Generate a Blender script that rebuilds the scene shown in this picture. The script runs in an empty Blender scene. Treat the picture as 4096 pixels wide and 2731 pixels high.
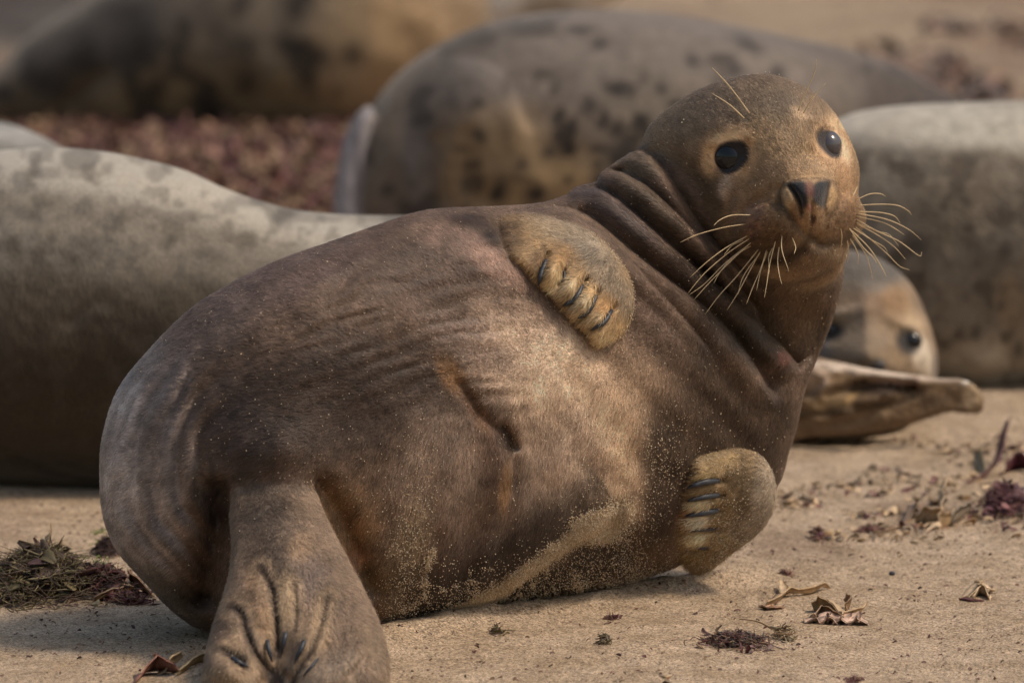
import bpy, math, random
import numpy as np
from mathutils import Vector
R = math.radians
RES_MAIN, NHAIR = 1.9, 420000
random.seed(7); rng = np.random.default_rng(7)
scene = bpy.context.scene

# ------------------------------------------------------------------ camera, light, exposure
CAM_H, FPX, HOR = 0.9, 200.0 / 36.0 * 1024.0, -230.0
PITCH = math.atan((341.0 - HOR) / FPX)
cd = bpy.data.cameras.new('camera'); cam = bpy.data.objects.new('camera', cd)
scene.collection.objects.link(cam); scene.camera = cam
cam.location = (0, 0, CAM_H); cam.rotation_euler = (R(90) - PITCH, 0, 0)
cd.lens = 200; cd.sensor_width = 36; cd.clip_start = 0.1; cd.clip_end = 3000
cd.dof.use_dof = True; cd.dof.focus_distance = 6.02; cd.dof.aperture_fstop = 6.5
SUN_DIR = Vector((0.54, -0.12, 0.76)).normalized()          # towards the sun
world = bpy.data.worlds.new('World'); scene.world = world; world.use_nodes = True
wn = world.node_tree.nodes; wl = world.node_tree.links
bg = wn['Background']; sky = wn.new('ShaderNodeTexSky'); sky.sky_type = 'NISHITA'; sky.sun_disc = False
sky.sun_elevation = math.asin(SUN_DIR.z); sky.sun_rotation = math.atan2(SUN_DIR.x, SUN_DIR.y)
sky.air_density = 1.6; sky.dust_density = 4.0
wl.new(sky.outputs[0], bg.inputs[0]); bg.inputs[1].default_value = 0.115
sl = bpy.data.lights.new('sun', 'SUN'); so = bpy.data.objects.new('sun', sl); scene.collection.objects.link(so)
sl.energy = 2.7; sl.angle = R(11); sl.color = (1.0, 0.86, 0.70)
so.rotation_euler = (-SUN_DIR).to_track_quat('-Z', 'Y').to_euler()
scene.view_settings.view_transform = 'Standard'; scene.view_settings.look = 'None'
scene.view_settings.exposure = 0.0; scene.view_settings.gamma = 1.0
scene.cycles.max_bounces = 6; scene.cycles.diffuse_bounces = 3; scene.cycles.transparent_max_bounces = 8
try: scene.cycles_curves.shape = 'RIBBONS'; scene.cycles_curves.subdivisions = 1
except Exception: pass

# ------------------------------------------------------------------ geometry of the view
CT, ST = math.cos(PITCH), math.sin(PITCH)
def P(u, v, Y):
    """world point seen at (u, v) of a 1024x682 frame, at world distance Y"""
    u = np.asarray(u, float); v = np.asarray(v, float); Y = np.asarray(Y, float)
    a = v - 341.0; dy = CT * FPX - ST * a; dz = -ST * FPX - CT * a; t = Y / dy
    return np.stack(np.broadcast_arrays((u - 512.0) * t, Y, CAM_H + dz * t), -1)
def gY(v):
    a = v - 341.0; return CAM_H * (CT * FPX - ST * a) / (ST * FPX + CT * a)

# ------------------------------------------------------------------ noise
_T = np.random.RandomState(11).rand(64, 64, 64).astype(np.float32)
def vnoise(x, y, z=0.0):
    x, y, z = np.broadcast_arrays(np.asarray(x, float), np.asarray(y, float), np.asarray(z, float))
    xi = np.floor(x).astype(int); yi = np.floor(y).astype(int); zi = np.floor(z).astype(int)
    fx, fy, fz = x - xi, y - yi, z - zi
    fx = fx * fx * (3 - 2 * fx); fy = fy * fy * (3 - 2 * fy); fz = fz * fz * (3 - 2 * fz)
    def g(a, b, c): return _T[(xi + a) & 63, (yi + b) & 63, (zi + c) & 63]
    r = 0
    for a in (0, 1):
        for b in (0, 1):
            for c in (0, 1):
                r = r + g(a, b, c) * (fx if a else 1 - fx) * (fy if b else 1 - fy) * (fz if c else 1 - fz)
    return r * 2 - 1
def fbm(x, y, z=0.0, o=3):
    r = 0; a = 1.0; s = 0
    for i in range(o):
        r = r + a * vnoise(x * 2 ** i + 17.3 * i, y * 2 ** i + 5.1 * i, z); s += a; a *= .5
    return r / s
def smooth(a, b, x):
    t = np.clip((x - a) / (b - a), 0, 1); return t * t * (3 - 2 * t)

# ------------------------------------------------------------------ object helpers
def link(o, parent=None):
    scene.collection.objects.link(o)
    if parent is not None: o.parent = parent
    return o
def tag(o, label=None, cat=None, group=None, kind=None):
    if label: o['label'] = label
    if cat: o['category'] = cat
    if group: o['group'] = group
    if kind: o['kind'] = kind
    return o
def empty(name, loc=(0, 0, 0)):
    o = bpy.data.objects.new(name, None); o.location = loc; return link(o)
def mesh_obj(name, V, F, mat, parent=None, smoothf=True, col=None, org=(0, 0, 0)):
    V = np.asarray(V, float) - np.asarray(org, float)
    me = bpy.data.meshes.new(name)
    F = np.asarray(F)
    if F.dtype != object and F.ndim == 2:
        k = F.shape[1]
        me.vertices.add(len(V)); me.vertices.foreach_set('co', V.astype(np.float32).ravel())
        me.loops.add(F.size); me.loops.foreach_set('vertex_index', F.astype(np.int32).ravel())
        me.polygons.add(len(F)); me.polygons.foreach_set('loop_start', np.arange(0, F.size, k, dtype=np.int32))
        me.update(calc_edges=True)
    else:
        me.from_pydata(V.tolist(), [], [list(f) for f in F])
    me.validate()
    if smoothf: me.polygons.foreach_set('use_smooth', np.ones(len(me.polygons), bool))
    if col is not None:
        a = me.color_attributes.new('coat', 'FLOAT_COLOR', 'POINT')
        c = np.ones((len(V), 4), np.float32); c[:, :col.shape[1]] = col; a.data.foreach_set('color', c.ravel())
    me.materials.append(mat); me.update()
    o = bpy.data.objects.new(name, me)
    if parent is None: o.location = org
    return link(o, parent)

class Bag:
    def __init__(s): s.V = []; s.F = []; s.C = []; s.n = 0
    def add(s, V, F, c=(1, 1, 1)):
        V = np.asarray(V, float); s.V.append(V); s.F.append(np.asarray(F) + s.n); s.n += len(V)
        s.C.append(np.broadcast_to(np.asarray(c, float), (len(V), 3)))
    def build(s, name, mat, parent=None, smoothf=True, org=(0, 0, 0)):
        return mesh_obj(name, np.concatenate(s.V), np.concatenate(s.F), mat, parent, smoothf, np.concatenate(s.C), org)

def tube(path, rad, sides=6, flat=1.0, up=(0, 0, 1)):
    path = np.asarray(path, float); n = len(path); rad = np.broadcast_to(rad, (n,))
    T = np.gradient(path, axis=0); T /= np.linalg.norm(T, axis=1)[:, None] + 1e-12
    up = np.asarray(up, float); A = np.cross(T, up); A /= np.linalg.norm(A, axis=1)[:, None] + 1e-9
    B = np.cross(A, T); V = []
    for k in range(sides):
        a = 2 * math.pi * k / sides
        V.append(path + (A * math.cos(a) + B * math.sin(a) * flat) * rad[:, None])
    V = np.stack(V, 1).reshape(-1, 3); F = []
    for i in range(n - 1):
        for k in range(sides):
            k2 = (k + 1) % sides
            F.append((i * sides + k, i * sides + k2, (i + 1) * sides + k2, (i + 1) * sides + k))
    V = np.concatenate([V, path[:1], path[-1:]]); c0 = n * sides; c1 = c0 + 1
    for k in range(sides):
        k2 = (k + 1) % sides
        F.append((c0, k2, k, k)); F.append((c1, (n - 1) * sides + k, (n - 1) * sides + k2, (n - 1) * sides + k2))
    return V, F
def tube_tri(path, rad, sides=6, flat=1.0, up=(0, 0, 1)):
    V, F = tube(path, rad, sides, flat, up); T = []
    for f in F:
        T.append((f[0], f[1], f[2]))
        if f[2] != f[3]: T.append((f[0], f[2], f[3]))
    return V, T
def catmull(pts, n=8, closed=False):
    pts = np.asarray(pts, float)
    if closed: Q = np.concatenate([pts[-1:], pts, pts[:2]])
    else: Q = np.concatenate([2 * pts[:1] - pts[1:2], pts, 2 * pts[-1:] - pts[-2:-1]])
    out = []
    for i in range(1, len(Q) - 2):
        p0, p1, p2, p3 = Q[i - 1:i + 3]
        for t in np.arange(n) / n:
            out.append(.5 * (2 * p1 + (p2 - p0) * t + (2 * p0 - 5 * p1 + 4 * p2 - p3) * t ** 2 + (3 * p1 - p0 - 3 * p2 + p3) * t ** 3))
    if not closed: out.append(Q[-2])
    return np.array(out)

# ------------------------------------------------------------------ materials
def mat_base(name):
    m = bpy.data.materials.new(name); m.use_nodes = True
    nt = m.node_tree; return m, nt, nt.nodes['Principled BSDF']
def N(nt, t, **kw):
    n = nt.nodes.new(t)
    for k, v in kw.items(): setattr(n, k, v)
    return n
def simple(name, col, rough=.7, spec=.3, var=0.25, scale=60, bump=0.0, sheen=0.0, attr=False, bscale=None, sub=0.0, st=(1, 1, 1)):
    m, nt, b = mat_base(name); L = nt.links
    tc = N(nt, 'ShaderNodeTexCoord'); nz = N(nt, 'ShaderNodeTexNoise'); nz.inputs['Scale'].default_value = scale
    nz.inputs['Detail'].default_value = 5; mp_ = N(nt, 'ShaderNodeMapping'); mp_.inputs['Scale'].default_value = st; L.new(tc.outputs['Object'], mp_.inputs[0]); L.new(mp_.outputs[0], nz.inputs['Vector'])
    mr = N(nt, 'ShaderNodeMapRange'); mr.inputs[1].default_value = .3; mr.inputs[2].default_value = .7
    mr.inputs[3].default_value = 1 - var; mr.inputs[4].default_value = 1 + var
    L.new(nz.outputs['Fac'], mr.inputs[0])
    mx = N(nt, 'ShaderNodeVectorMath', operation='SCALE'); L.new(mr.outputs[0], mx.inputs['Scale'])
    if attr:
        at = N(nt, 'ShaderNodeAttribute'); at.attribute_name = 'coat'; L.new(at.outputs['Color'], mx.inputs[0])
    else: mx.inputs[0].default_value = col
    L.new(mx.outputs[0], b.inputs['Base Color'])
    b.inputs['Roughness'].default_value = rough; b.inputs['Specular IOR Level'].default_value = spec
    b.inputs['Sheen Weight'].default_value = sheen; b.inputs['Sheen Roughness'].default_value = .45
    b.inputs['Sheen Tint'].default_value = (.9, .8, .7, 1)
    if sub: b.inputs['Transmission Weight'].default_value = 0; b.inputs['Subsurface Weight'].default_value = sub; b.inputs['Subsurface Scale'].default_value = .004
    if bump:
        nb = N(nt, 'ShaderNodeTexNoise'); nb.inputs['Scale'].default_value = bscale or scale * 4; nb.inputs['Detail'].default_value = 4
        L.new(mp_.outputs[0], nb.inputs['Vector'])
        bp = N(nt, 'ShaderNodeBump'); bp.inputs['Distance'].default_value = bump; bp.inputs['Strength'].default_value = 1
        L.new(nb.outputs['Fac'], bp.inputs['Height']); L.new(bp.outputs[0], b.inputs['Normal'])
    return m
M_coat = simple('short_pelt', None, .75, .2, .22, 90, .0012, .25, True, 500)
M_farcoat = simple('distant_pelt', None, .7, .2, .2, 45, .003, .3, True, 160)
M_midcoat = simple('pale_pelt', None, .75, .2, .20, 260, .0016, .3, True, 420, st=(1, 1, .28))
M_claw = simple('horn', (.03, .034, .043), .42, .35, .35, 300, .0002)
M_whisk = simple('whisker', (.62, .46, .26), .45, .4, .15, 80)
M_eye = simple('wet_eye', (.010, .010, .012), .07, .42, .3, 90)
M_pup = simple('pupil', (.03, .03, .035), .1, .5, .1, 60)
M_grain = simple('quartz_grain', None, .6, .4, .15, 900, attr=True)
M_weed = simple('dry_seaweed', None, .55, .35, .3, 120, .0006, attr=True, sub=.0)
M_peb = simple('dark_pebble', (.03, .035, .05), .5, .4, .2, 300, .0004)

def sand_mat():
    m, nt, b = mat_base('beach_sand'); L = nt.links
    tc = N(nt, 'ShaderNodeTexCoord')
    def noise(s, d=3, rough=.5):
        n = N(nt, 'ShaderNodeTexNoise'); n.inputs['Scale'].default_value = s; n.inputs['Detail'].default_value = d; n.inputs['Roughness'].default_value = rough
        L.new(tc.outputs['Object'], n.inputs['Vector']); return n
    def mr(src, a, bb, c, d):
        r = N(nt, 'ShaderNodeMapRange'); L.new(src, r.inputs[0])
        for i, v in zip((1, 2, 3, 4), (a, bb, c, d)): r.inputs[i].default_value = v
        return r.outputs[0]
    big, med, fine, grain = noise(1.3), noise(14, 5, .6), noise(120, 4, .7), noise(480, 3, .7)
    c1 = N(nt, 'ShaderNodeMix', data_type='RGBA'); c1.inputs[6].default_value = (.45, .325, .21, 1); c1.inputs[7].default_value = (.62, .465, .325, 1)
    L.new(mr(med.outputs['Fac'], .36, .64, 0, 1), c1.inputs[0])
    # wet / dirty drifts
    c2 = N(nt, 'ShaderNodeMix', data_type='RGBA'); c2.inputs[7].default_value = (.27, .20, .14, 1)
    L.new(c1.outputs[2], c2.inputs[6]); L.new(mr(fine.outputs['Fac'], .52, .72, 0, .6), c2.inputs[0])
    # coloured grains
    vo = N(nt, 'ShaderNodeTexVoronoi'); vo.inputs['Scale'].default_value = 560; L.new(tc.outputs['Object'], vo.inputs['Vector'])
    sp = N(nt, 'ShaderNodeSeparateColor'); L.new(vo.outputs['Color'], sp.inputs[0])
    sc = N(nt, 'ShaderNodeVectorMath', operation='SCALE'); L.new(c2.outputs[2], sc.inputs[0]); L.new(mr(sp.outputs[0], 0, 1, .5, 1.5), sc.inputs['Scale'])
    dk = N(nt, 'ShaderNodeMix', data_type='RGBA'); L.new(sc.outputs[0], dk.inputs[6]); dk.inputs[7].default_value = (.06, .035, .03, 1)
    L.new(mr(sp.outputs[1], .955, .965, 0, .85), dk.inputs[0])
    at = N(nt, 'ShaderNodeAttribute'); at.attribute_name = 'coat'
    mu = N(nt, 'ShaderNodeMix', data_type='RGBA', blend_type='MULTIPLY'); mu.inputs[0].default_value = 1
    L.new(dk.outputs[2], mu.inputs[6]); L.new(at.outputs['Color'], mu.inputs[7]); L.new(mu.outputs[2], b.inputs['Base Color'])
    b.inputs['Roughness'].default_value = .85; b.inputs['Specular IOR Level'].default_value = .2
    b1 = N(nt, 'ShaderNodeBump'); b1.inputs['Distance'].default_value = .002; b1.inputs['Strength'].default_value = .9; L.new(grain.outputs['Fac'], b1.inputs['Height'])
    b2 = N(nt, 'ShaderNodeBump'); b2.inputs['Distance'].default_value = .006; b2.inputs['Strength'].default_value = .8; L.new(fine.outputs['Fac'], b2.inputs['Height'])
    L.new(b1.outputs[0], b2.inputs['Normal'])
    lm = noise(48, 4, .55); b3 = N(nt, 'ShaderNodeBump'); b3.inputs['Distance'].default_value = .013; b3.inputs['Strength'].default_value = .8; L.new(lm.outputs['Fac'], b3.inputs['Height'])
    L.new(b2.outputs[0], b3.inputs['Normal']); L.new(b3.outputs[0], b.inputs['Normal'])
    return m
M_sand = sand_mat()

def fur_mat():
    m, nt, b = mat_base('fur_hair'); L = nt.links
    at = N(nt, 'ShaderNodeAttribute'); at.attribute_name = 'coat'; L.new(at.outputs['Color'], b.inputs['Base Color'])
    nn = N(nt, 'ShaderNodeAttribute'); nn.attribute_name = 'skin_normal'
    ge = N(nt, 'ShaderNodeNewGeometry')
    mx = N(nt, 'ShaderNodeMix', data_type='VECTOR'); mx.inputs[0].default_value = .72
    L.new(ge.outputs['Normal'], mx.inputs[4]); L.new(nn.outputs['Vector'], mx.inputs[5])
    no = N(nt, 'ShaderNodeVectorMath', operation='NORMALIZE'); L.new(mx.outputs[1], no.inputs[0]); L.new(no.outputs[0], b.inputs['Normal'])
    b.inputs['Roughness'].default_value = .5; b.inputs['Specular IOR Level'].default_value = .3
    b.inputs['Sheen Weight'].default_value = .15; b.inputs['Sheen Roughness'].default_value = .3; b.inputs['Sheen Tint'].default_value = (1, .88, .78, 1)
    return m
M_fur = fur_mat()

# ------------------------------------------------------------------ inflated outline bodies
def poly_sd(U, V, pts, closed=True):
    """signed distance (closed: + inside; open: + to the left of travel on screen) and parameter 0..1 along it"""
    A = pts; B = np.roll(pts, -1, 0) if closed else pts[1:]
    if not closed: A = pts[:-1]
    best = np.full(U.shape, 1e12); sgn = np.ones(U.shape); par = np.zeros(U.shape); ins = np.zeros(U.shape, bool)
    n = len(A)
    for i in range(n):
        ax, ay = A[i]; bx, by = B[i]; dx, dy = bx - ax, by - ay; l2 = dx * dx + dy * dy + 1e-9
        t = np.clip(((U - ax) * dx + (V - ay) * dy) / l2, 0, 1)
        ex = U - ax - t * dx; ey = V - ay - t * dy; d = ex * ex + ey * ey
        m = d < best; best = np.where(m, d, best)
        if closed:
            c = ((ay > V) != (by > V)) & (U < dx * (V - ay) / (dy if abs(dy) > 1e-9 else 1e-9) + ax); ins ^= c
        else:
            s = np.sign(dx * (V - ay) - dy * (U - ax)); sgn = np.where(m, s, sgn); par = np.where(m, (i + t) / n, par)
    d = np.sqrt(best)
    return (np.where(ins, d, -d), par) if closed else (-sgn * d, par)
def blur(a, n):
    for _ in range(n):
        for ax in (0, 1):
            p = np.pad(a, [(1, 1) if k == ax else (0, 0) for k in (0, 1)], mode='edge')
            a = (np.take(p, range(0, a.shape[ax]), ax) + 2 * a + np.take(p, range(2, a.shape[ax] + 2), ax)) / 4
    return a
def poisson(mask, h):
    b = np.where(mask, 4.0 * h * h, 0); x = np.zeros(mask.shape)
    def A(q):
        r = 4 * q; r[1:] -= q[:-1]; r[:-1] -= q[1:]; r[:, 1:] -= q[:, :-1]; r[:, :-1] -= q[:, 1:]; return np.where(mask, r, 0)
    r = b - A(x); p = r.copy(); rs = (r * r).sum()
    for _ in range(900):
        Ap = A(p); al = rs / ((p * Ap).sum() + 1e-12); x += al * p; r -= al * Ap; rn = (r * r).sum()
        if rn < 1e-7 * (b * b).sum(): break
        p = r + rn / rs * p; rs = rn
    return x

class Comp:
    """solid whose outline is the closed curve pts; half depth = s * sqrt(h)"""
    def __init__(c, pts, w0, s=1.0, relief=None, paint=None, g=2.0, k=8.0, cap=None, w0blur=0):
        c.pts = catmull(pts, 6, True); c.s = s; c.k = k; c.paint = paint; c.g = g
        c.m = 30 + 1.6 * k; lo = c.pts.min(0) - c.m; hi = c.pts.max(0) + c.m; c.lo = lo
        nu = int((hi[0] - lo[0]) / g) + 2; nv = int((hi[1] - lo[1]) / g) + 2; c.sh = (nu, nv)
        U, V = np.meshgrid(lo[0] + g * np.arange(nu), lo[1] + g * np.arange(nv), indexing='ij'); c.U, c.V = U, V
        sd, _ = poly_sd(U, V, c.pts); c.sd = sd
        st = 2 if max(nu, nv) > 120 else 1
        hc = poisson(sd[::st, ::st] > 0, g * st)
        if st == 1: h = hc
        else:
            gi = (np.arange(nu) / st, np.arange(nv) / st)
            i0 = np.minimum(gi[0].astype(int), hc.shape[0] - 2); j0 = np.minimum(gi[1].astype(int), hc.shape[1] - 2)
            a = (gi[0] - i0)[:, None]; b2 = (gi[1] - j0)[None]
            h = (hc[i0][:, j0] * (1 - a) * (1 - b2) + hc[i0 + 1][:, j0] * a * (1 - b2) + hc[i0][:, j0 + 1] * (1 - a) * b2 + hc[i0 + 1][:, j0 + 1] * a * b2)
        h = blur(h, 2)
        band = ((sd > 2.5 * g) & (sd < 6 * g)).astype(float)
        K = blur(np.where(band > 0, h / np.maximum(sd, 1), 0), 14); Wt = blur(band, 14)
        K = np.where(Wt > 1e-4, K / np.maximum(Wt, 1e-4), K.max() if K.max() > 0 else 10); K = np.clip(K, 5, 500)
        t = smooth(1.5 * g, 6 * g, sd); c.h = (1 - t) * K * sd + t * h
        if cap: c.h = np.where(c.h > 0, cap * (1 - np.exp(-c.h / cap)), c.h)
        c.w0 = blur(np.broadcast_to(w0(U, V), U.shape).astype(float), w0blur)
        c.rel = relief(U, V, c) if relief else np.zeros(U.shape)
        c.rel = c.rel * smooth(-2, 10, sd)
        G = lambda a: (np.gradient(a, g, axis=0), np.gradient(a, g, axis=1))
        mx_ = c.s * math.sqrt(max(c.h.max(), 1)) + np.abs(c.rel).max() + c.m * 2 + 60; ins_ = c.sd > -20; c.wmid = (c.w0[ins_].min() + c.w0[ins_].max()) / 2; c.wspan = (c.w0[ins_].max() - c.w0[ins_].min()) / 2 + mx_
        hu, hv = G(c.h); au, av = G(c.w0); ru, rv = G(c.rel)
        c.stack = np.stack([c.h, c.w0, c.rel, hu, hv, au, av, ru, rv], -1).astype(np.float32)
    def samp(c, A, u, v):
        x = np.clip((u - c.lo[0]) / c.g, 0, c.sh[0] - 1.001); y = np.clip((v - c.lo[1]) / c.g, 0, c.sh[1] - 1.001)
        i = x.astype(int); j = y.astype(int); a = x - i; b = y - j
        if A.ndim == 3: a = a[:, None]; b = b[:, None]
        return A[i, j] * (1 - a) * (1 - b) + A[i + 1, j] * a * (1 - b) + A[i, j + 1] * (1 - a) * b + A[i + 1, j + 1] * a * b
    def F(c, u, v, w):
        inb = (u > c.lo[0]) & (u < c.lo[0] + c.g * (c.sh[0] - 1)) & (v > c.lo[1]) & (v < c.lo[1] + c.g * (c.sh[1] - 1)) & (np.abs(w - c.wmid) < c.wspan)
        r = np.full(np.shape(u), 400.0)
        if inb.any(): r[inb] = c.F_in(u[inb], v[inb], w[inb])
        return r
    def F_in(c, u, v, w):
        S = c.samp(c.stack, u, v); h, w0, rel, hu, hv, au, av, ru, rv = S.T
        f = np.clip(.5 + (w0 - w) / 24, 0, 1); d = w - w0 - rel * f
        s2 = c.s * c.s; q = d * d / s2 - h
        qu = -2 * d / s2 * (au + ru * f) - hu; qv = -2 * d / s2 * (av + rv * f) - hv; qw = 2 * d / s2
        return q / np.sqrt(qu * qu + qv * qv + qw * qw + 60)
    def front(c, u, v):
        S = c.samp(c.stack, np.atleast_1d(np.asarray(u, float)), np.atleast_1d(np.asarray(v, float)))
        return S[:, 1] + S[:, 2] - c.s * np.sqrt(np.maximum(S[:, 0], 0))

def smin(a, b, k):
    h = np.maximum(k - np.abs(a - b), 0) / k; return np.minimum(a, b) - h * h * k * .25
def union(comps, u, v, w):
    F = comps[0].F(u, v, w)
    for c in comps[1:]: F = smin(F, c.F(u, v, w), c.k)
    return F

def surface_nets(comps, res, wlo, whi):
    lo = np.array([min(c.lo[0] for c in comps), min(c.lo[1] for c in comps), wlo]) + 18
    hi = np.array([max(c.lo[0] + c.g * c.sh[0] for c in comps), max(c.lo[1] + c.g * c.sh[1] for c in comps), whi])
    B = 6; bs = B * res; nb = np.ceil((hi - lo) / bs).astype(int) + 1
    I = np.stack(np.meshgrid(*[np.arange(n) for n in nb], indexing='ij'), -1).reshape(-1, 3)
    Cc = lo + (I + .5) * bs
    act = np.zeros(len(I), bool)
    for s in range(0, len(I), 400000):
        q = Cc[s:s + 400000]; act[s:s + 400000] = np.abs(union(comps, q[:, 0], q[:, 1], q[:, 2])) < bs * 3.2
    I = I[act]; off = np.stack(np.meshgrid(*[np.arange(B)] * 3, indexing='ij'), -1).reshape(-1, 3)
    keys = []; vals = []; S = (nb * B + 4).astype(np.int64)
    for s in range(0, len(I), 3000):
        q = (I[s:s + 3000, None] * B + off[None]).reshape(-1, 3); p = lo + q * res
        f = union(comps, p[:, 0], p[:, 1], p[:, 2]); m = np.abs(f) < res * 5.5; q = q[m]
        keys.append((q[:, 0] * S[1] + q[:, 1]) * S[2] + q[:, 2]); vals.append(f[m])
    keys = np.concatenate(keys); vals = np.concatenate(vals); o = np.argsort(keys); keys = keys[o]; vals = vals[o]
    dk = {(a, b, c): (a * S[1] + b) * S[2] + c for a in (0, 1) for b in (0, 1) for c in (0, 1)}
    corner = {}
    ok = np.ones(len(keys), bool)
    idx = {}
    for kk, d in dk.items():
        j = np.searchsorted(keys, keys + d); j = np.minimum(j, len(keys) - 1); good = keys[j] == keys + d
        ok &= good; idx[kk] = j
    sg = vals < 0
    anyp = np.zeros(len(keys), bool); alln = np.ones(len(keys), bool)
    for kk in dk: anyp |= sg[idx[kk]]; alln &= sg[idx[kk]]
    cell = ok & anyp & ~alln; ci = np.nonzero(cell)[0]
    acc = np.zeros((len(ci), 3)); cnt = np.zeros(len(ci))
    for ax in range(3):
        for a in (0, 1):
            for b in (0, 1):
                k0 = [0, 0, 0]; oth = [x for x in range(3) if x != ax]; k0[oth[0]] = a; k0[oth[1]] = b; k1 = list(k0); k1[ax] = 1
                f0 = vals[idx[tuple(k0)][ci]]; f1 = vals[idx[tuple(k1)][ci]]; m = (f0 < 0) != (f1 < 0)
                t = np.where(m, f0 / np.where(m, f0 - f1, 1), 0); pt = np.zeros((len(ci), 3)); pt[:, oth[0]] = a; pt[:, oth[1]] = b; pt[:, ax] = t
                acc[m] += pt[m]; cnt[m] += 1
    acc /= np.maximum(cnt, 1)[:, None]
    ck = keys[ci]; g = np.stack([ck // (S[1] * S[2]), ck // S[2] % S[1], ck % S[2]], -1)
    Vx = lo + (g + acc) * res
    quads = []
    for ax in range(3):
        e = [0, 0, 0]; e[ax] = 1; j = idx[tuple(e)]; d = dk[tuple(e)]
        m = (keys[j] == keys + d) & (sg != sg[j]); ei = np.nonzero(m)[0]; ek = keys[ei]
        oth = [(ax + 1) % 3, (ax + 2) % 3]; d1 = [0, 0, 0]; d1[oth[0]] = 1; d2 = [0, 0, 0]; d2[oth[1]] = 1
        D1, D2 = dk[tuple(d1)], dk[tuple(d2)]
        q = []; good = np.ones(len(ei), bool)
        for dd in (D1 + D2, D2, 0, D1):
            jj = np.minimum(np.searchsorted(ck, ek - dd), len(ck) - 1); good &= ck[jj] == ek - dd; q.append(jj)
        q = np.stack(q, -1); flip = ~sg[ei]; q[flip] = q[flip][:, ::-1]; quads.append(q[good])
    return Vx, np.concatenate(quads)

def paint_blobs(base, blobs, U, V):
    """coat colour field: base colour plus soft elliptical patches"""
    C = np.broadcast_to(np.array(base, float), U.shape + (3,)).copy()
    n1 = fbm(U / 22, V / 22, 3.3, 3) * .55; n2 = fbm(U / 22 + 40, V / 22, 9.1, 3) * .55
    for (u, v, ru, rv, rot, col, al) in blobs:
        a = R(rot); x = (U - u) * math.cos(a) + (V - v) * math.sin(a); y = -(U - u) * math.sin(a) + (V - v) * math.cos(a)
        d = np.sqrt((x / ru) ** 2 + (y / rv) ** 2) + n1 * .5
        m = (al * (1 - smooth(.45, 1.35, d)))[..., None]; C = C * (1 - m) + np.array(col) * m
    return C
def contrast(C, piv=.16, g=1.28):
    L = C.mean(-1, keepdims=True) + 1e-4; return C * (L / piv) ** (g - 1)
def seal_mesh(comps, res, Y0, wlo, whi):
    Vx, Q = surface_nets(comps, res, wlo, whi)
    u, v, w = Vx.T
    Fs = np.stack([c.F(u, v, w) for c in comps], -1)
    Wt = np.exp(-(Fs - Fs.min(1, keepdims=True)) / 2.0); Wt /= Wt.sum(1, keepdims=True)
    col = np.zeros((len(Vx), 3))
    for i, c in enumerate(comps): col += Wt[:, i:i + 1] * c.samp(contrast(c.colour).astype(np.float32), u, v)
    px = Y0 / FPX
    world = P(u, v, Y0 + w * px)
    return Vx, Q, world, col, Wt
def relief_from(lines=(), blobs=(), extra=None):
    def f(U, V, c):
        r = np.zeros(U.shape)
        for (pts, kind, dep, wd, *rest) in lines:
            q = catmull(pts, 5); sd, par = poly_sd(U, V, q, False)
            fade = smooth(0, .14, par) * (1 - smooth(.86, 1, par)) if not rest else (smooth(0, rest[0], par) if rest[0] > 0 else 1) * (1 - smooth(1 - rest[1], 1, par) if rest[1] > 0 else 1)
            if kind == 'groove': r += dep * np.exp(-(sd / wd) ** 2) * fade
            else:   # fold: left of the travel direction the skin steps back, then comes forward again
                st = smooth(-1.0, 5.0, sd) * np.exp(-np.maximum(sd - 3, 0) / wd); bul = -.28 * dep * np.exp(-((sd + wd * .45) / (wd * .55)) ** 2)
                r += (dep * st + bul) * fade
        for (u, v, ru, rv, rot, amp) in blobs:
            a = R(rot); x = (U - u) * math.cos(a) + (V - v) * math.sin(a); y = -(U - u) * math.sin(a) + (V - v) * math.cos(a)
            r += amp * np.exp(-((x / ru) ** 2 + (y / rv) ** 2))
        if extra: r += extra(U, V, c)
        return r
    return f

# ------------------------------------------------------------------ the sand
def lump(x, y):
    m = smooth(6.6, 7.3, y) * smooth(.1, .45, x) * (1 - smooth(9, 10, y))
    far = smooth(8.5, 10, y)
    return .012 * fbm(x * 2.1, y * 1.6, 1.5, 2) + (.0036 + .007 * m + .012 * far) * fbm(x * 17, y * 13, 2.5, 3) + .006 * smooth(6.3, 7, y) * fbm(x * 6, y * 6, 8.5, 2) + .0012 * fbm(x * 70, y * 60, 4.5, 2)
CONTACT = [(-.30, 5.62), (-.135, 5.90), (-.06, 6.02), (.03, 6.12), (.115, 6.20), (.18, 6.28), (.27, 6.36)]
def bank(x, y):
    d = np.full(np.broadcast(x, y).shape, 9.0)
    for (ax, ay), (bx, by) in zip(CONTACT[:-1], CONTACT[1:]):
        dx, dy = bx - ax, by - ay; t = np.clip(((x - ax) * dx + (y - ay) * dy) / (dx * dx + dy * dy), 0, 1); d = np.minimum(d, np.hypot(x - ax - t * dx, y - ay - t * dy))
    return .014 * np.exp(-(d / .035) ** 2) * (1 + .5 * fbm(x * 30, y * 30, 6.6, 2))
def sandz(x, y):
    x = np.asarray(x, float); y = np.asarray(y, float)
    near = 1 - smooth(40, 90, y)
    return lump(x, y) * near - .006 + bank(x, y)
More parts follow.
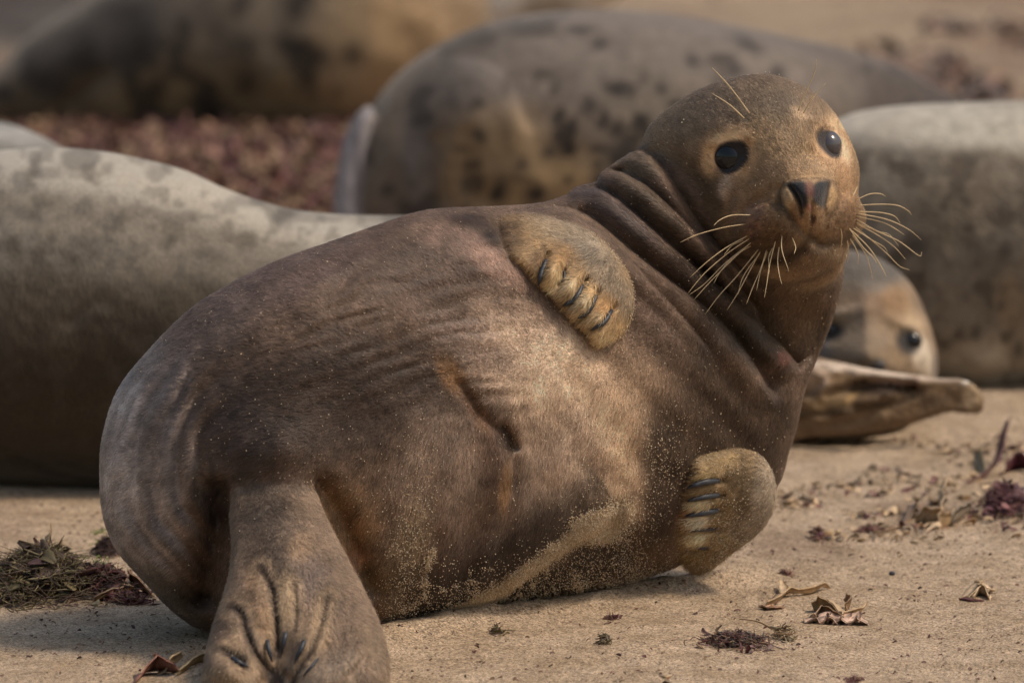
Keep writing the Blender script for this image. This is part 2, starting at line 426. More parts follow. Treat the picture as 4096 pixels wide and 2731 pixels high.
def ground():
    ys = [4.9]
    while ys[-1] < 3000:
        y = ys[-1]; ys.append(y + (.0075 if y < 7.4 else .0075 * (y / 7.4) ** 3.2 if y < 30 else y * .3))
    ys = np.array(ys); t = np.linspace(-1, 1, 441)
    xs_n = np.sign(t) * (np.abs(t) * 1.0 + 8 * np.abs(t) ** 9)
    X = xs_n[:, None] * (ys[None] / 6.5) ; X = X * (1 + 60 * smooth(60, 3000, ys)[None]); Y = np.broadcast_to(ys[None], X.shape)
    Z = sandz(X, Y)
    n, m = X.shape; i = np.arange(n - 1)[:, None] * m + np.arange(m - 1)[None]
    F = np.stack([i, i + m, i + m + 1, i + 1], -1).reshape(-1, 4)
    tint = np.ones(X.shape + (3,))
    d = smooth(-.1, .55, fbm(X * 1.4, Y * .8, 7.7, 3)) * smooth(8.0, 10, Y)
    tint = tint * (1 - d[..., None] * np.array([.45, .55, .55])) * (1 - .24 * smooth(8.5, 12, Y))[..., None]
    darker = smooth(17, 19.5, Y) * (1 - smooth(-1.6, -.9, X)); tint = tint * (1 - darker[..., None] * np.array([.72, .68, .60]))  # far-left sand is darker and more purplish
    w = smooth(.15, .5, fbm(X * 6, Y * 3, 2.2, 3)) * smooth(6.3, 6.7, Y) * .3
    tint = tint * (1 - w[..., None] * np.array([.9, 1., 1.]))
    V = np.stack([X, Y, Z], -1).reshape(-1, 3)
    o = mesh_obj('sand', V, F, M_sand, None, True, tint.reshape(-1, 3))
    tag(o, 'pale beach sand with fine grains and small lumps', kind='structure')
    # the beach behind the camera, one coarse sheet
    o2 = mesh_obj('sand', [(-3000, 4.9, -.02), (3000, 4.9, -.02), (3000, -3000, -.02), (-3000, -3000, -.02)], [(0, 3, 2, 1)], M_sand, None, False, np.ones((4, 3)))
    tag(o2, 'pale beach sand in the foreground', kind='structure')
ground()
#SPLIT
# ------------------------------------------------------------------ the seal in front
def m1(x, y): return (575 + x * .17535, 50 + y * .17535)      # measuring aids: enlarged views of the photograph
def m2(x, y): return (400 + x * .17535, 175 + y * .17535)
def m3(x, y): return (575 + x * .2072, 300 + y * .2072)
def m4(x, y): return (75 + x * .17007, 425 + y * .17007)
def L1(*p): return [m1(*q) for q in p]
def L2(*p): return [m2(*q) for q in p]
def L3(*p): return [m3(*q) for q in p]
def L4(*p): return [m4(*q) for q in p]

body_pts = [(101, 470), (104, 435), (118, 392), (144, 357), (187, 313), (230, 285), (279, 261), (330, 243), (375, 227), (418, 213), (450, 209),
            (500, 207), (540, 204), (566, 196), (578, 188), (597, 182), (607, 170), (640, 150), (690, 135), (750, 140), (800, 170), (832, 215), (842, 250), (842, 275),
            (837, 300), (828, 328), (815, 360), (803, 392), (796, 425), (788, 450), (779, 480), (755, 515), (715, 545), (680, 562), (650, 573),
            (616, 586), (575, 594), (540, 598), (500, 603), (455, 613), (420, 622), (385, 638), (330, 648), (270, 650), (225, 642),
            (205, 632), (174, 610), (144, 579), (118, 549), (104, 514)]
def body_w0(U, V): return np.interp(U, [60, 180, 300, 380, 450, 600, 720, 860], [-80, -75, -40, 15, 75, 205, 290, 325])
def wrinkles(U, V, c):
    sd = c.sd; r = np.zeros(U.shape)
    m = smooth(150, 260, U) * (1 - smooth(470, 560, U)) * (1 - smooth(340, 420, V + (U - 300) * -.15)) * smooth(6, 20, sd)
    ph = sd / 2.7 + 4.5 * fbm(U / 70, V / 34, 1.1, 2) + U / 90
    r += 2.5 * m * np.sin(ph) * np.clip(.35 + 1.1 * fbm(U / 45, V / 16, 4.2, 2), 0, 1.3)
    m2_ = (1 - smooth(190, 260, U)) * smooth(330, 400, V) * smooth(4, 14, sd)
    r += 3.6 * m2_ * np.sin(sd / 3.6 + 2.5 * fbm(U / 40, V / 70, 3.1, 2))
    m3_ = smooth(400, 450, U) * (1 - smooth(640, 700, U)) * smooth(420, 470, V)
    r += 2.2 * m3_ * np.sin((U + .3 * V) / 7.5 + 3 * fbm(U / 40, V / 90, 8.1, 2))
    m4_ = smooth(520, 600, U) * (1 - smooth(740, 790, U)) * smooth(240, 300, V) * (1 - smooth(440, 520, V))
    r += 2.2 * m4_ * np.sin((.72 * (U - 500) - .69 * (V - 200)) / 6.5 + 2.5 * fbm(U / 70, V / 70, 5.5, 2))
    return r + 2.2 * fbm(U / 26, V / 26, 2.0, 3) + 6 * fbm(U / 85, V / 85, 6.0, 2)
foldA = L1((150, 690), (300, 590), (400, 610), (470, 670), (560, 800), (690, 1000), (800, 1120), (930, 1260), (1100, 1420))
foldB = L1((60, 740), (150, 712), (250, 715), (340, 760), (430, 820), (600, 980), (750, 1130), (900, 1330), (1080, 1560))
foldC = L1((-130, 840), (0, 815), (120, 812), (220, 865), (320, 945), (450, 1060), (650, 1230), (850, 1400), (1010, 1530)) + L3((900, 160), (975, 230), (1040, 300), (1080, 350))
foldD = [(512, 209), (545, 209), (578, 216), (602, 231), (633, 257), (663, 280), (707, 314), (741, 352), (761, 383), (778, 408)]
foldE = [(560, 212), (592, 232), (622, 258), (650, 288), (684, 322), (716, 362)]
body_rel = relief_from([
    (foldA, 'fold', 25, 14), (foldB, 'fold', 32, 15), (foldC, 'fold', 40, 19, .10, .06), (foldD, 'fold', 34, 24, .25, .12), (foldE, 'fold', 11, 10),
    ([(410, 212), (450, 216), (490, 228), (505, 240), (520, 262)], 'fold', 10, 14),
    ([(448, 366), (462, 388), (478, 412), (496, 428), (510, 446), (514, 475), (507, 508)], 'groove', 8, 6.5),
    ([(500, 420), (512, 436), (516, 452)], 'groove', 12, 5),
    ([(620, 503), (590, 528), (553, 550), (510, 582), (470, 603), (432, 622)], 'fold', 15, 40, .12, .05),
    ([(392, 602), (414, 590), (430, 560), (442, 520)], 'groove', 4, 7),
    ([(340, 560), (352, 552), (362, 540)], 'groove', 6, 5),
    ([(222, 470), (218, 520), (210, 570), (204, 612)], 'groove', 40, 15), ([(306, 470), (334, 505), (354, 545), (380, 605)], 'groove', 26, 13),
], [(275, 455, 60, 30, 0, -22), (560, 400, 110, 60, 30, -6), (480, 260, 50, 22, 30, -8), (130, 440, 30, 70, 0, 5), (700, 420, 60, 60, 0, 12), (745, 330, 26, 18, 40, -8),
    (500, 222, 16, 10, 0, 10), (785, 318, 60, 34, 10, 34)], wrinkles)
NAVEL = (.20, .115, .06)
body_paint = [
    (330, 400, 160, 66, -12, (.062, .042, .034), .85), (210, 330, 90, 30, -35, (.15, .12, .115), .5), (235, 455, 40, 90, 0, (.075, .056, .05), .75),
    (135, 480, 60, 150, 4, (.25, .22, .215), .85), (120, 450, 24, 110, 4, (.34, .315, .32), .8), (150, 420, 14, 60, 20, (.09, .075, .07), .4), (165, 390, 14, 44, 35, (.24, .21, .21), .5), (150, 590, 50, 20, 40, (.14, .12, .10), .6), (175, 590, 40, 14, 40, (.06, .05, .035), .6),  # pale greys on the left flank paint in sky light
    (300, 275, 90, 24, -20, (.16, .115, .105), .7), (420, 270, 80, 40, 0, (.10, .07, .06), .5), (455, 238, 45, 16, 10, (.20, .135, .11), .7), (498, 264, 40, 14, 38, (.32, .21, .17), .75),
    (478, 224, 34, 9, 8, (.055, .03, .02), .85), (498, 236, 14, 12, 0, (.035, .02, .015), .8),
    (560, 375, 100, 54, 33, (.48, .365, .28), .95), (600, 440, 85, 70, 40, (.50, .355, .245), .85), (560, 470, 50, 80, 5, (.30, .23, .185), .75), (470, 340, 60, 22, 30, (.22, .165, .14), .65), (640, 380, 60, 30, 42, (.26, .18, .12), .6),
    (440, 470, 45, 60, 10, (.27, .205, .165), .7), (405, 560, 22, 60, 15, (.26, .2, .13), .5), (480, 560, 50, 35, 0, (.12, .09, .08), .6), (530, 540, 50, 35, -20, (.15, .115, .10), .6),
    (452, 374, 12, 22, -28, NAVEL, .95), (478, 408, 10, 30, -28, (.15, .08, .045), .75), (505, 436, 9, 16, -20, (.035, .02, .015), .9), (505, 486, 7, 26, 4, (.22, .125, .06), .8), (492, 460, 12, 40, 6, (.12, .075, .06), .5),
    (345, 520, 40, 44, 25, (.26, .16, .085), .75), (352, 556, 18, 12, 0, (.36, .20, .12), .7), (375, 575, 26, 20, 0, (.13, .09, .05), .7), (372, 610, 14, 22, 0, (.17, .10, .06), .6),
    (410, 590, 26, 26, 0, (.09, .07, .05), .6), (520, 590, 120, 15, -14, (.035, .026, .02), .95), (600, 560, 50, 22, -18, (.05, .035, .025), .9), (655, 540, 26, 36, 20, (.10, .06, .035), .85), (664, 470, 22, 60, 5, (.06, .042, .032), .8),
    (700, 430, 60, 60, 30, (.070, .044, .029), .8), (760, 440, 30, 70, 15, (.065, .041, .028), .85), (720, 370, 90, 22, 48, (.10, .068, .048), .7), (640, 300, 60, 16, 40, (.18, .125, .10), .6),  # dark right chest: shade painted into the coat
    (620, 215, 60, 14, 38, (.10, .075, .07), .8), (655, 210, 60, 14, 45, (.11, .082, .06), .8), (640, 165, 26, 20, 0, (.15, .115, .085), .8), (720, 300, 90, 26, 42, (.045, .029, .021), .9), (780, 315, 60, 46, 0, (.068, .042, .024), .9),  # near-black neck below the chin: the head's shade painted into the coat
    (800, 300, 26, 34, 0, (.17, .105, .06), .6), (782, 357, 5, 8, -30, (.22, .08, .06), .5), (745, 345, 14, 30, -40, (.035, .022, .015), .6)]
head_pts = L1((1030, 140), (1200, 165), (1350, 240), (1460, 340), (1540, 470), (1598, 600), (1617, 700), (1610, 830), (1641, 920), (1642, 980), (1600, 1060), (1552, 1120), (1532, 1200),
              (1500, 1270), (1420, 1325), (1280, 1345), (1130, 1310), (990, 1240), (860, 1140), (740, 1010), (620, 850), (500, 680), (400, 560), (430, 430), (600, 290), (800, 190))
def head_w0(U, V): return 232 + .10 * (U - 740) * 0 + np.interp(U, [640, 740, 860], [20, 0, 22])
eyeL, eyeR = (728.5, 157.0), (830.5, 145.0)
nL = L1((1212, 768), (1245, 800), (1275, 850), (1288, 900), (1292, 950)); nR = L1((1447, 752), (1444, 800), (1432, 850), (1424, 900))
mouth = L1((880, 1110), (960, 1175), (1060, 1205), (1170, 1195), (1255, 1150), (1310, 1095), (1342, 1058), (1385, 1095), (1450, 1105), (1520, 1085), (1580, 1040))
head_rel = relief_from([
    (nL, 'groove', 10, 2.6, .02, .2), (nR, 'groove', 9, 2.4, .02, .2),
    (L1((1200, 740), (1168, 810), (1178, 880), (1215, 935), (1250, 985), (1280, 1040)), 'groove', 6, 4.2), (L1((1470, 740), (1505, 820), (1490, 890), (1455, 950), (1440, 1010)), 'groove', 6, 3.6),
    (L1((1352, 830), (1352, 900), (1348, 970), (1340, 1050)), 'groove', 4, 2.0), (L1((1292, 900), (1302, 960), (1300, 1020)), 'groove', 3, 2), (L1((1425, 900), (1432, 960), (1425, 1020)), 'groove', 3, 2),
    (mouth, 'groove', 5, 5.0), (L1((890, 1170), (1000, 1260), (1150, 1325), (1320, 1310), (1460, 1240), (1530, 1190)), 'groove', 7, 5),
    (L1((905, 800), (880, 900), (890, 1000), (930, 1120)), 'groove', 4, 5), (L1((1290, 560), (1420, 660), (1500, 750), (1560, 850)), 'groove', 3.5, 4.5), (L1((1180, 760), (1060, 850), (1000, 930)), 'groove', 4, 6),
    (L1((830, 480), (900, 455), (980, 480), (1010, 540)), 'groove', -2.5, 4), (L1((1300, 380), (1420, 425), (1490, 480), (1530, 560)), 'groove', -3, 4),
], [(806, 212, 46, 46, 0, -34), (811, 190, 24, 18, 0, -6), (795, 150, 30, 40, 20, -8),
    (eyeL[0], eyeL[1], 15.5, 14.5, 0, 12), (eyeR[0], eyeR[1], 11.5, 14, 0, 11), (eyeL[0], eyeL[1], 30, 26, 0, 3), (755, 290, 60, 20, 10, 10), (680, 195, 26, 34, 40, 10)],
    lambda U, V, c: .8 * fbm(U / 9, V / 9, 3.0, 3) + 2.2 * fbm(U / 30, V / 30, 1.0, 2))
DK = (.018, .018, .022)
head_paint = [
    (750, 95, 90, 30, 0, (.165, .118, .082), .8), (700, 120, 60, 30, -40, (.175, .125, .085), .6), (690, 200, 40, 55, -38, (.095, .066, .042), .8), (765, 112, 26, 26, 0, (.10, .078, .055), .45),
    (760, 150, 26, 40, 0, (.22, .145, .08), .7), (795, 150, 26, 34, 0, (.24, .16, .09), .7), (775, 180, 36, 20, 0, (.27, .185, .12), .6), (760, 190, 20, 26, 30, (.17, .115, .07), .5),
    (845, 190, 14, 40, 0, (.36, .21, .11), .7), (850, 130, 14, 26, -20, (.30, .19, .11), .6), (800, 215, 60, 40, 0, (.22, .13, .065), .8), (771, 230, 32, 24, 0, (.14, .08, .04), .88), (755, 218, 12, 20, 0, (.30, .17, .12), .5),
    (846, 220, 16, 22, 0, (.18, .10, .048), .8), (735, 205, 10, 34, 0, (.27, .18, .12), .5), (807, 262, 30, 10, 0, (.17, .105, .06), .7), (790, 276, 50, 6, 5, (.30, .20, .125), .6), (770, 252, 30, 8, 15, (.10, .062, .038), .7), (795, 250, 40, 5, 0, (.06, .035, .025), .6), (775, 240, 20, 7, 10, (.10, .055, .03), .6),
    (eyeL[0], eyeL[1] - 2, 27, 26, 0, (.44, .26, .13), .95), (eyeL[0] - 2, eyeL[1] - 19, 20, 6, -10, (.58, .42, .27), .9), (eyeL[0] - 20, eyeL[1] + 4, 6, 16, 0, (.52, .34, .19), .8), (726, 186, 7, 12, 15, (.42, .32, .25), .85),
    (eyeR[0] + 2, eyeR[1], 22, 27, -15, (.44, .27, .15), .9), (eyeR[0] + 13, eyeR[1] + 6, 6, 16, -20, (.58, .42, .28), .85), (838, 124, 14, 8, 30, (.50, .34, .21), .8), (800, 113, 10, 5, 25, (.46, .32, .2), .7), (746, 118, 5, 5, 0, (.12, .10, .07), .7),
    (809, 178, 26, 10, 0, (.30, .19, .10), .6), (784, 198, 8, 16, -15, (.40, .27, .15), .8), (832, 196, 6, 14, 10, (.40, .26, .13), .8), (811, 218, 12, 16, 0, (.32, .2, .11), .8)]
claw_up = [((835, 485), (805, 560), (790, 632), 19), ((935, 545), (935, 590), (905, 622), 11), ((1040, 625), (1000, 700), (925, 747), 20), ((1115, 690), (1075, 770), (1015, 817), 21), ((1205, 772), (1160, 840), (1082, 886), 19)]
claw_lo = [((690, 868), (610, 880), (536, 908), 15), ((690, 938), (610, 950), (537, 970), 14), ((685, 1012), (610, 1026), (528, 1042), 16), ((685, 1098), (610, 1106), (528, 1112), 11), ((640, 1192), (600, 1190), (560, 1186), 11)]
up_pts = L2((600, 255), (690, 235), (800, 245), (920, 268), (1060, 322), (1180, 415), (1270, 520), (1318, 640), (1324, 760), (1290, 870), (1220, 942), (1130, 972), (1075, 905), (980, 800), (900, 705), (800, 612), (715, 530), (640, 455), (598, 350))
lo_pts = L3((598, 770), (700, 735), (800, 722), (890, 750), (948, 830), (966, 930), (950, 1020), (900, 1100), (820, 1170), (740, 1225), (665, 1285), (602, 1314), (545, 1285), (524, 1200), (522, 1100), (535, 1000), (552, 900), (570, 830))
def fingers(clv, mp, ext, dep, wd):
    out = []
    for (a, b, t, w_) in clv:
        a = np.array(mp(*a)); b = np.array(mp(*b)); t = np.array(mp(*t)); out.append(([tuple(a + (a - b) * ext), tuple(a), tuple(b), tuple(t), tuple(t + (t - b) * .25)], 'groove', dep, wd))
    return out
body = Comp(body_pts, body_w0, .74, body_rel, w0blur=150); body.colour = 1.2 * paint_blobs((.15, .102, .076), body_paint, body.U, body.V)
def body_finish():
    U, V, C = body.U, body.V, body.colour
    st_ = fbm(body.sd / 6, (U * .6 + V) / 55, 4.4, 3); m = (1 - smooth(180, 330, U)) * smooth(300, 360, V)
    C = C * (1 + .75 * m * st_)[..., None]
    C = C * (1 + .38 * fbm(U / 15, V / 15, 1.4, 3) + .22 * fbm(U / 5, V / 5, 2.4, 2))[..., None]
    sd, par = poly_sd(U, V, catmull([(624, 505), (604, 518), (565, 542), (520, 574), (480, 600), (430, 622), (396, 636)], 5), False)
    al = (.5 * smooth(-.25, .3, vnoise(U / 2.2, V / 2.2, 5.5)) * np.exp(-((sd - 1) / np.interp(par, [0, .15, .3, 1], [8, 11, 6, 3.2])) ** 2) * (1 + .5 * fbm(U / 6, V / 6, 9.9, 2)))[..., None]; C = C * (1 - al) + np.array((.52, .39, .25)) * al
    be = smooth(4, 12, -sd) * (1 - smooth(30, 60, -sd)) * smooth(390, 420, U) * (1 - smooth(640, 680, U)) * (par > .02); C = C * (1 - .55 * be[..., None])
    return np.clip(C * np.array((1.01, .975, .93)), .008, .8)
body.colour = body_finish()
head = Comp(head_pts, head_w0, .98, head_rel, k=14)
def head_colour():
    U, V = head.U, head.V; C = paint_blobs((.27, .185, .112), head_paint, U, V); C = C * (1.12 + .25 * fbm(U / 10, V / 10, 1.4, 3) + .15 * fbm(U / 3.5, V / 3.5, 2.4, 2))[..., None]
    def poly(pts, col, al=1.0, soft=1.8):
        nonlocal C
        sd, _ = poly_sd(U, V, catmull(pts, 4, True)); m = (al * smooth(-soft, soft, sd))[..., None]; C = C * (1 - m) + np.array(col) * m
    poly(L1((800, 610), (815, 545), (880, 515), (960, 520), (998, 570), (985, 640), (940, 680), (880, 712), (825, 690)), (.028, .027, .032), .97)
    poly(L1((1378, 520), (1385, 470), (1440, 452), (1490, 480), (1515, 560), (1515, 610), (1480, 622), (1420, 580)), (.035, .034, .042), .97)
    poly(L1((1206, 762), (1300, 745), (1325, 800), (1322, 890), (1286, 895), (1248, 822)), (.028, .030, .037))
    poly(L1((1364, 765), (1400, 745), (1450, 748), (1448, 800), (1428, 882), (1385, 888), (1352, 835)), (.028, .030, .037))
    poly(L1((1312, 755), (1356, 755), (1368, 830), (1325, 835)), (.11, .03, .035), .65); poly(L1((1325, 880), (1350, 880), (1352, 905), (1328, 905)), (.25, .05, .05), .7)
    poly(L1((1345, 940), (1375, 945), (1372, 980), (1345, 985)), (.05, .015, .02), .85, .8)
    for (x, y, a, b) in ((1075, 895, 22, 8), (1000, 1000, 10, 16), (1020, 1060, 12, 22), (1025, 1085, 8, 8), (1020, 1010, 16, 6), (1050, 910, 6, 12)):
        poly(L1((x - a, y), (x, y - b), (x + a, y), (x, y + b)), (.05, .02, .035), .85, .8)
    for ln, wd, cl_, a0 in ((mouth[:4], 3.2, (.03, .02, .014), .92), (mouth, 4.6, (.06, .036, .022), .62), (L1((1200, 760), (1170, 810), (1180, 880), (1215, 935), (1250, 985), (1290, 1045)), 2.6, (.10, .06, .035), .7), (L1((1480, 760), (1505, 820), (1490, 890), (1455, 950), (1440, 1010)), 2.2, (.12, .07, .04), .6),
                              (L1((1352, 860), (1350, 930), (1345, 1050)), 1.5, (.08, .045, .03), .6), (L1((890, 1180), (1000, 1262), (1150, 1325), (1320, 1312), (1460, 1245)), 3.0, (.11, .065, .04), .6)):
        sd, _ = poly_sd(U, V, catmull(ln, 5), False); m = np.exp(-(sd / wd) ** 2)[..., None] * a0; C = C * (1 - m) + np.array(cl_) * m  # dark lip skin, plus shade painted along mouth and muzzle creases
    for ln, wd in ((nL, 1.8), (nR, 1.6)):
        sd, _ = poly_sd(U, V, catmull(ln, 5), False); m = np.exp(-(sd / wd) ** 2)[..., None] * .9; C = C * (1 - m) + np.array((.012, .01, .01)) * m
    return C
head.colour = head_colour()
def up_w0(U, V): return body.front(U.ravel(), V.ravel()).reshape(U.shape)
_bw = blur(up_w0(body.U, body.V), 30)
def body_smooth_front(U, V): return body.samp(_bw, U.ravel(), V.ravel()).reshape(U.shape)
upf = Comp(up_pts, lambda U, V: body_smooth_front(U, V) - 6 - .06 * (U - 505), .52,
    relief_from(fingers(claw_up, m2, .9, 11, 3.2), [(m2(870, 540) + (6, 15, 30, -12)), (m2(980, 620) + (5.5, 14, 40, -12)), (m2(1060, 720) + (5.5, 14, 40, -12)), (m2(1150, 820) + (5.5, 14, 40, -12))],
        lambda U, V, c: 1.0 * fbm(U / 8, V / 8, 5.0, 3)), g=1.5, k=5)
upf.colour = paint_blobs((.36, .235, .12), [
    (m2(1180, 560) + (60, 16, 52, (.27, .21, .15), .85)), (m2(1000, 340) + (50, 14, 28, (.36, .30, .23), .8)), (m2(850, 300) + (40, 12, 15, (.33, .235, .14), .6)), (m2(640, 330) + (14, 20, 0, (.15, .09, .05), .8)),
    (m2(880, 600) + (9, 14, 20, (.58, .42, .24), .9)), (m2(960, 640) + (9, 13, 30, (.56, .43, .27), .85)), (m2(1080, 640) + (12, 10, 30, (.42, .28, .14), .6)), (m2(1040, 740) + (8, 14, 40, (.48, .38, .24), .8)), (m2(1120, 830) + (8, 14, 40, (.46, .34, .2), .8)),
    (m2(1180, 730) + (12, 12, 0, (.42, .24, .10), .8)), (m2(1150, 930) + (16, 10, 0, (.50, .36, .2), .8)), (m2(800, 490) + (8, 10, 0, (.14, .08, .04), .8)), (m2(840, 440) + (3, 9, -20, (.10, .06, .03), .8)), (m2(975, 480) + (3, 6, 0, (.10, .06, .03), .7)),
    (m2(1050, 420) + (34, 9, 30, (.20, .16, .12), .6)), (m2(930, 440) + (16, 12, 0, (.34, .2, .09), .6))], upf.U, upf.V)
lof = Comp(lo_pts, lambda U, V: np.minimum(body_smooth_front(U, V), np.interp(V, [450, 575], [205, 255])) - 8, .62,
    relief_from(fingers(claw_lo, m3, .7, 11, 3.0), [(715, 470, 24, 12, 0, -5), (703, 545, 14, 10, 0, -4), (760, 500, 20, 40, 0, -4)], lambda U, V, c: 1.2 * fbm(U / 8, V / 8, 7.0, 3)), g=1.5, k=4, w0blur=60)
lof.colour = paint_blobs((.30, .205, .11), [
    (765, 495, 16, 45, 5, (.34, .27, .20), .95), (750, 530, 24, 20, -40, (.34, .27, .20), .85), (738, 470, 12, 22, 10, (.16, .11, .06), .7), (718, 463, 24, 10, -10, (.36, .25, .12), .6), (705, 475, 14, 8, 0, (.42, .31, .16), .7),
    (745, 500, 9, 34, 10, (.19, .14, .09), .6), (702, 503, 13, 4.5, 0, (.55, .43, .27), .9), (700, 519, 13, 5, 0, (.72, .58, .42), .95), (699, 536, 14, 5.5, 0, (.62, .48, .30), .9), (715, 490, 10, 7, 0, (.30, .20, .10), .8), (690, 512, 4, 4, 0, (.3, .12, .07), .7), (700, 555, 16, 8, 0, (.28, .19, .08), .7), (722, 500, 12, 8, 0, (.17, .11, .05), .7),
    (726, 540, 10, 10, 0, (.42, .32, .18), .6)], lof.U, lof.V)
hi_pts = [(274, 461), (291, 468), (306, 484), (322, 512), (336, 540), (349, 567), (362, 592), (374, 614), (384, 640), (388, 665), (384, 690), (362, 702), (330, 706), (305, 712), (285, 700), (270, 704), (250, 706), (225, 700), (204, 684),
          (205, 664), (209, 644), (215, 622), (222, 602), (230, 574), (233, 545), (232, 515), (238, 490), (252, 470)]
hi_claw = [((1130, 1262), (1140, 1320), (1160, 1392), 17), ((1240, 1218), (1228, 1270), (1212, 1345), 18), ((1348, 1265), (1325, 1320), (1290, 1395), 17), ((925, 1365), (965, 1392), (1022, 1415), 18), ((1430, 1370), (1385, 1420), (1340, 1475), 10)]
hif = Comp(hi_pts, lambda U, V: np.interp(V, [455, 520, 690, 720], [-165, -242, -432, -440]), .50, relief_from([
    (L4((1100, 830), (1150, 950), (1180, 1080), (1190, 1230), (1200, 1350)), 'groove', 8, 2.6), (L4((1290, 930), (1300, 1050), (1300, 1200)), 'groove', 6, 2.4),
    (L4((930, 1060), (990, 1120), (1010, 1220), (1060, 1340), (1130, 1430), (1190, 1500)), 'groove', 11, 3.6), (L4((1480, 1000), (1450, 1150), (1400, 1300), (1330, 1420), (1270, 1530)), 'groove', 8, 4.5),
    (L4((860, 1310), (930, 1350), (1010, 1400)), 'groove', 8, 5), (L4((1510, 1270), (1440, 1330), (1370, 1400)), 'groove', 5, 4), (L4((1700, 1150), (1700, 1250), (1660, 1370), (1560, 1470)), 'fold', 8, 14),
    (L4((1120, 1520), (1180, 1470), (1250, 1520)), 'groove', 22, 9, .0, .0), (L4((1230, 900), (1240, 1000), (1225, 1150)), 'groove', -4, 6), (L4((1060, 930), (1090, 1060), (1110, 1200)), 'groove', -4, 6)],
    [(m4(900, 1450) + (22, 12, 25, -12)), (m4(1500, 1480) + (30, 14, -35, -14)), (275, 540, 26, 50, 0, -4), (m4(1190, 1380) + (24, 26, 0, 22)), (m4(1040, 1300) + (10, 22, -20, -9)), (m4(1400, 1300) + (12, 26, 20, -9)), (m4(1700, 1350) + (16, 30, -20, -9)), (m4(880, 1350) + (14, 20, 0, -8))],
    lambda U, V, c: 1.6 * fbm(U / 14, V / 14, 2.0, 3)), k=26, w0blur=60)
hif.colour = paint_blobs((.23, .16, .11), [
    (262, 508, 30, 36, 0, (.085, .062, .048), .9), (285, 475, 30, 14, 0, (.15, .11, .085), .7), (300, 560, 20, 40, -20, (.21, .155, .12), .7), (270, 560, 22, 30, 0, (.085, .06, .045), .7), (300, 545, 14, 16, 0, (.33, .22, .13), .6), (320, 590, 18, 34, -20, (.22, .165, .135), .7),
    (m4(1240, 1010) + (9, 30, 4, (.30, .215, .13), .75)), (m4(1060, 960) + (10, 26, 0, (.30, .19, .11), .6)), (m4(1120, 1200) + (8, 30, -8, (.33, .21, .12), .7)), (m4(1180, 1050) + (4, 44, -4, (.05, .032, .024), .85)), (m4(1010, 1200) + (4, 30, -20, (.05, .034, .026), .85)),
    (m4(1450, 1100) + (14, 40, 12, (.26, .18, .11), .7)), (m4(1180, 1490) + (16, 14, 0, (.035, .022, .018), .9)), (m4(900, 1480) + (30, 12, 10, (.33, .23, .14), .7)), (m4(1480, 1470) + (44, 20, -30, (.27, .205, .15), .8)),
    (m4(880, 1180) + (10, 14, 0, (.12, .08, .06), .7)), (m4(930, 1290) + (9, 14, 10, (.30, .2, .12), .6)), (m4(1750, 1300) + (14, 30, -20, (.24, .17, .11), .6)), (m4(900, 1330) + (8, 6, 30, (.05, .035, .03), .8))], hif.U, hif.V)
for ln_, wd_ in ((((1100, 830), (1150, 950), (1180, 1080), (1190, 1230), (1200, 1350)), 3), (((1290, 930), (1300, 1050), (1300, 1200)), 2.2), (((930, 1060), (990, 1120), (1010, 1220), (1060, 1340), (1130, 1430), (1190, 1500)), 4), (((1480, 1000), (1450, 1150), (1400, 1300), (1330, 1420), (1270, 1530)), 2.5), (((860, 1310), (930, 1350), (1010, 1400)), 3)):
    sd_, _ = poly_sd(hif.U, hif.V, catmull(L4(*ln_), 5), False); m_ = .8 * np.exp(-(sd_ / wd_) ** 2)[..., None]; m2__ = .45 * np.exp(-((np.abs(sd_) - wd_ * 2.6) / 3) ** 2)[..., None]; hif.colour = hif.colour * (1 - m2__) + np.array((.40, .28, .17)) * m2__; hif.colour = hif.colour * (1 - m_) + np.array((.04, .026, .02)) * m_
hif.colour = hif.colour * (1.1 + .4 * fbm(hif.U / 12, hif.V / 16, 1.4, 3))[..., None]; upf.colour = upf.colour * (1 + .35 * fbm(upf.U / 9, upf.V / 9, 1.4, 3))[..., None]; lof.colour = lof.colour * (1 + .35 * fbm(lof.U / 8, lof.V / 8, 3.4, 3))[..., None]
_hw = blur(head.front(head.U.ravel(), head.V.ravel()).reshape(head.U.shape), 14)
def hfront(off, tilt=0): return lambda U, V: head.samp(_hw, U.ravel(), V.ravel()).reshape(U.shape) + off + tilt * (V - 220)
pad_l = Comp(L1((915, 1040), (960, 950), (1050, 885), (1160, 890), (1245, 950), (1300, 1030), (1325, 1085), (1260, 1150), (1150, 1190), (1030, 1180), (940, 1120)), hfront(-3), .92, relief_from([], [], lambda U, V, c: 1.6 * fbm(U / 5, V / 5, 3.0, 2)), g=1.5, k=7)
pad_r = Comp(L1((1400, 1040), (1445, 940), (1520, 870), (1590, 850), (1638, 915), (1640, 985), (1600, 1055), (1540, 1092), (1450, 1105), (1375, 1085)), hfront(0), .95, relief_from([], [], lambda U, V, c: 1.6 * fbm(U / 5, V / 5, 3.0, 2)), g=1.5, k=7)
nose_c = Comp(L1((1180, 790), (1230, 742), (1340, 728), (1445, 736), (1490, 775), (1500, 850), (1475, 925), (1440, 990), (1395, 1040), (1342, 1055), (1290, 1020), (1240, 950), (1190, 880)), hfront(-4, .12), .72, relief_from([
    (nL, 'groove', 10, 2.8, .02, .2), (nR, 'groove', 9, 2.6, .02, .2), (L1((1352, 850), (1352, 900), (1348, 970), (1340, 1050)), 'groove', 5, 2.0), (L1((1296, 900), (1306, 960), (1305, 1030)), 'groove', 4, 2), (L1((1425, 880), (1430, 960), (1415, 1020)), 'groove', 4, 2)], [], None), g=1.0, k=5)
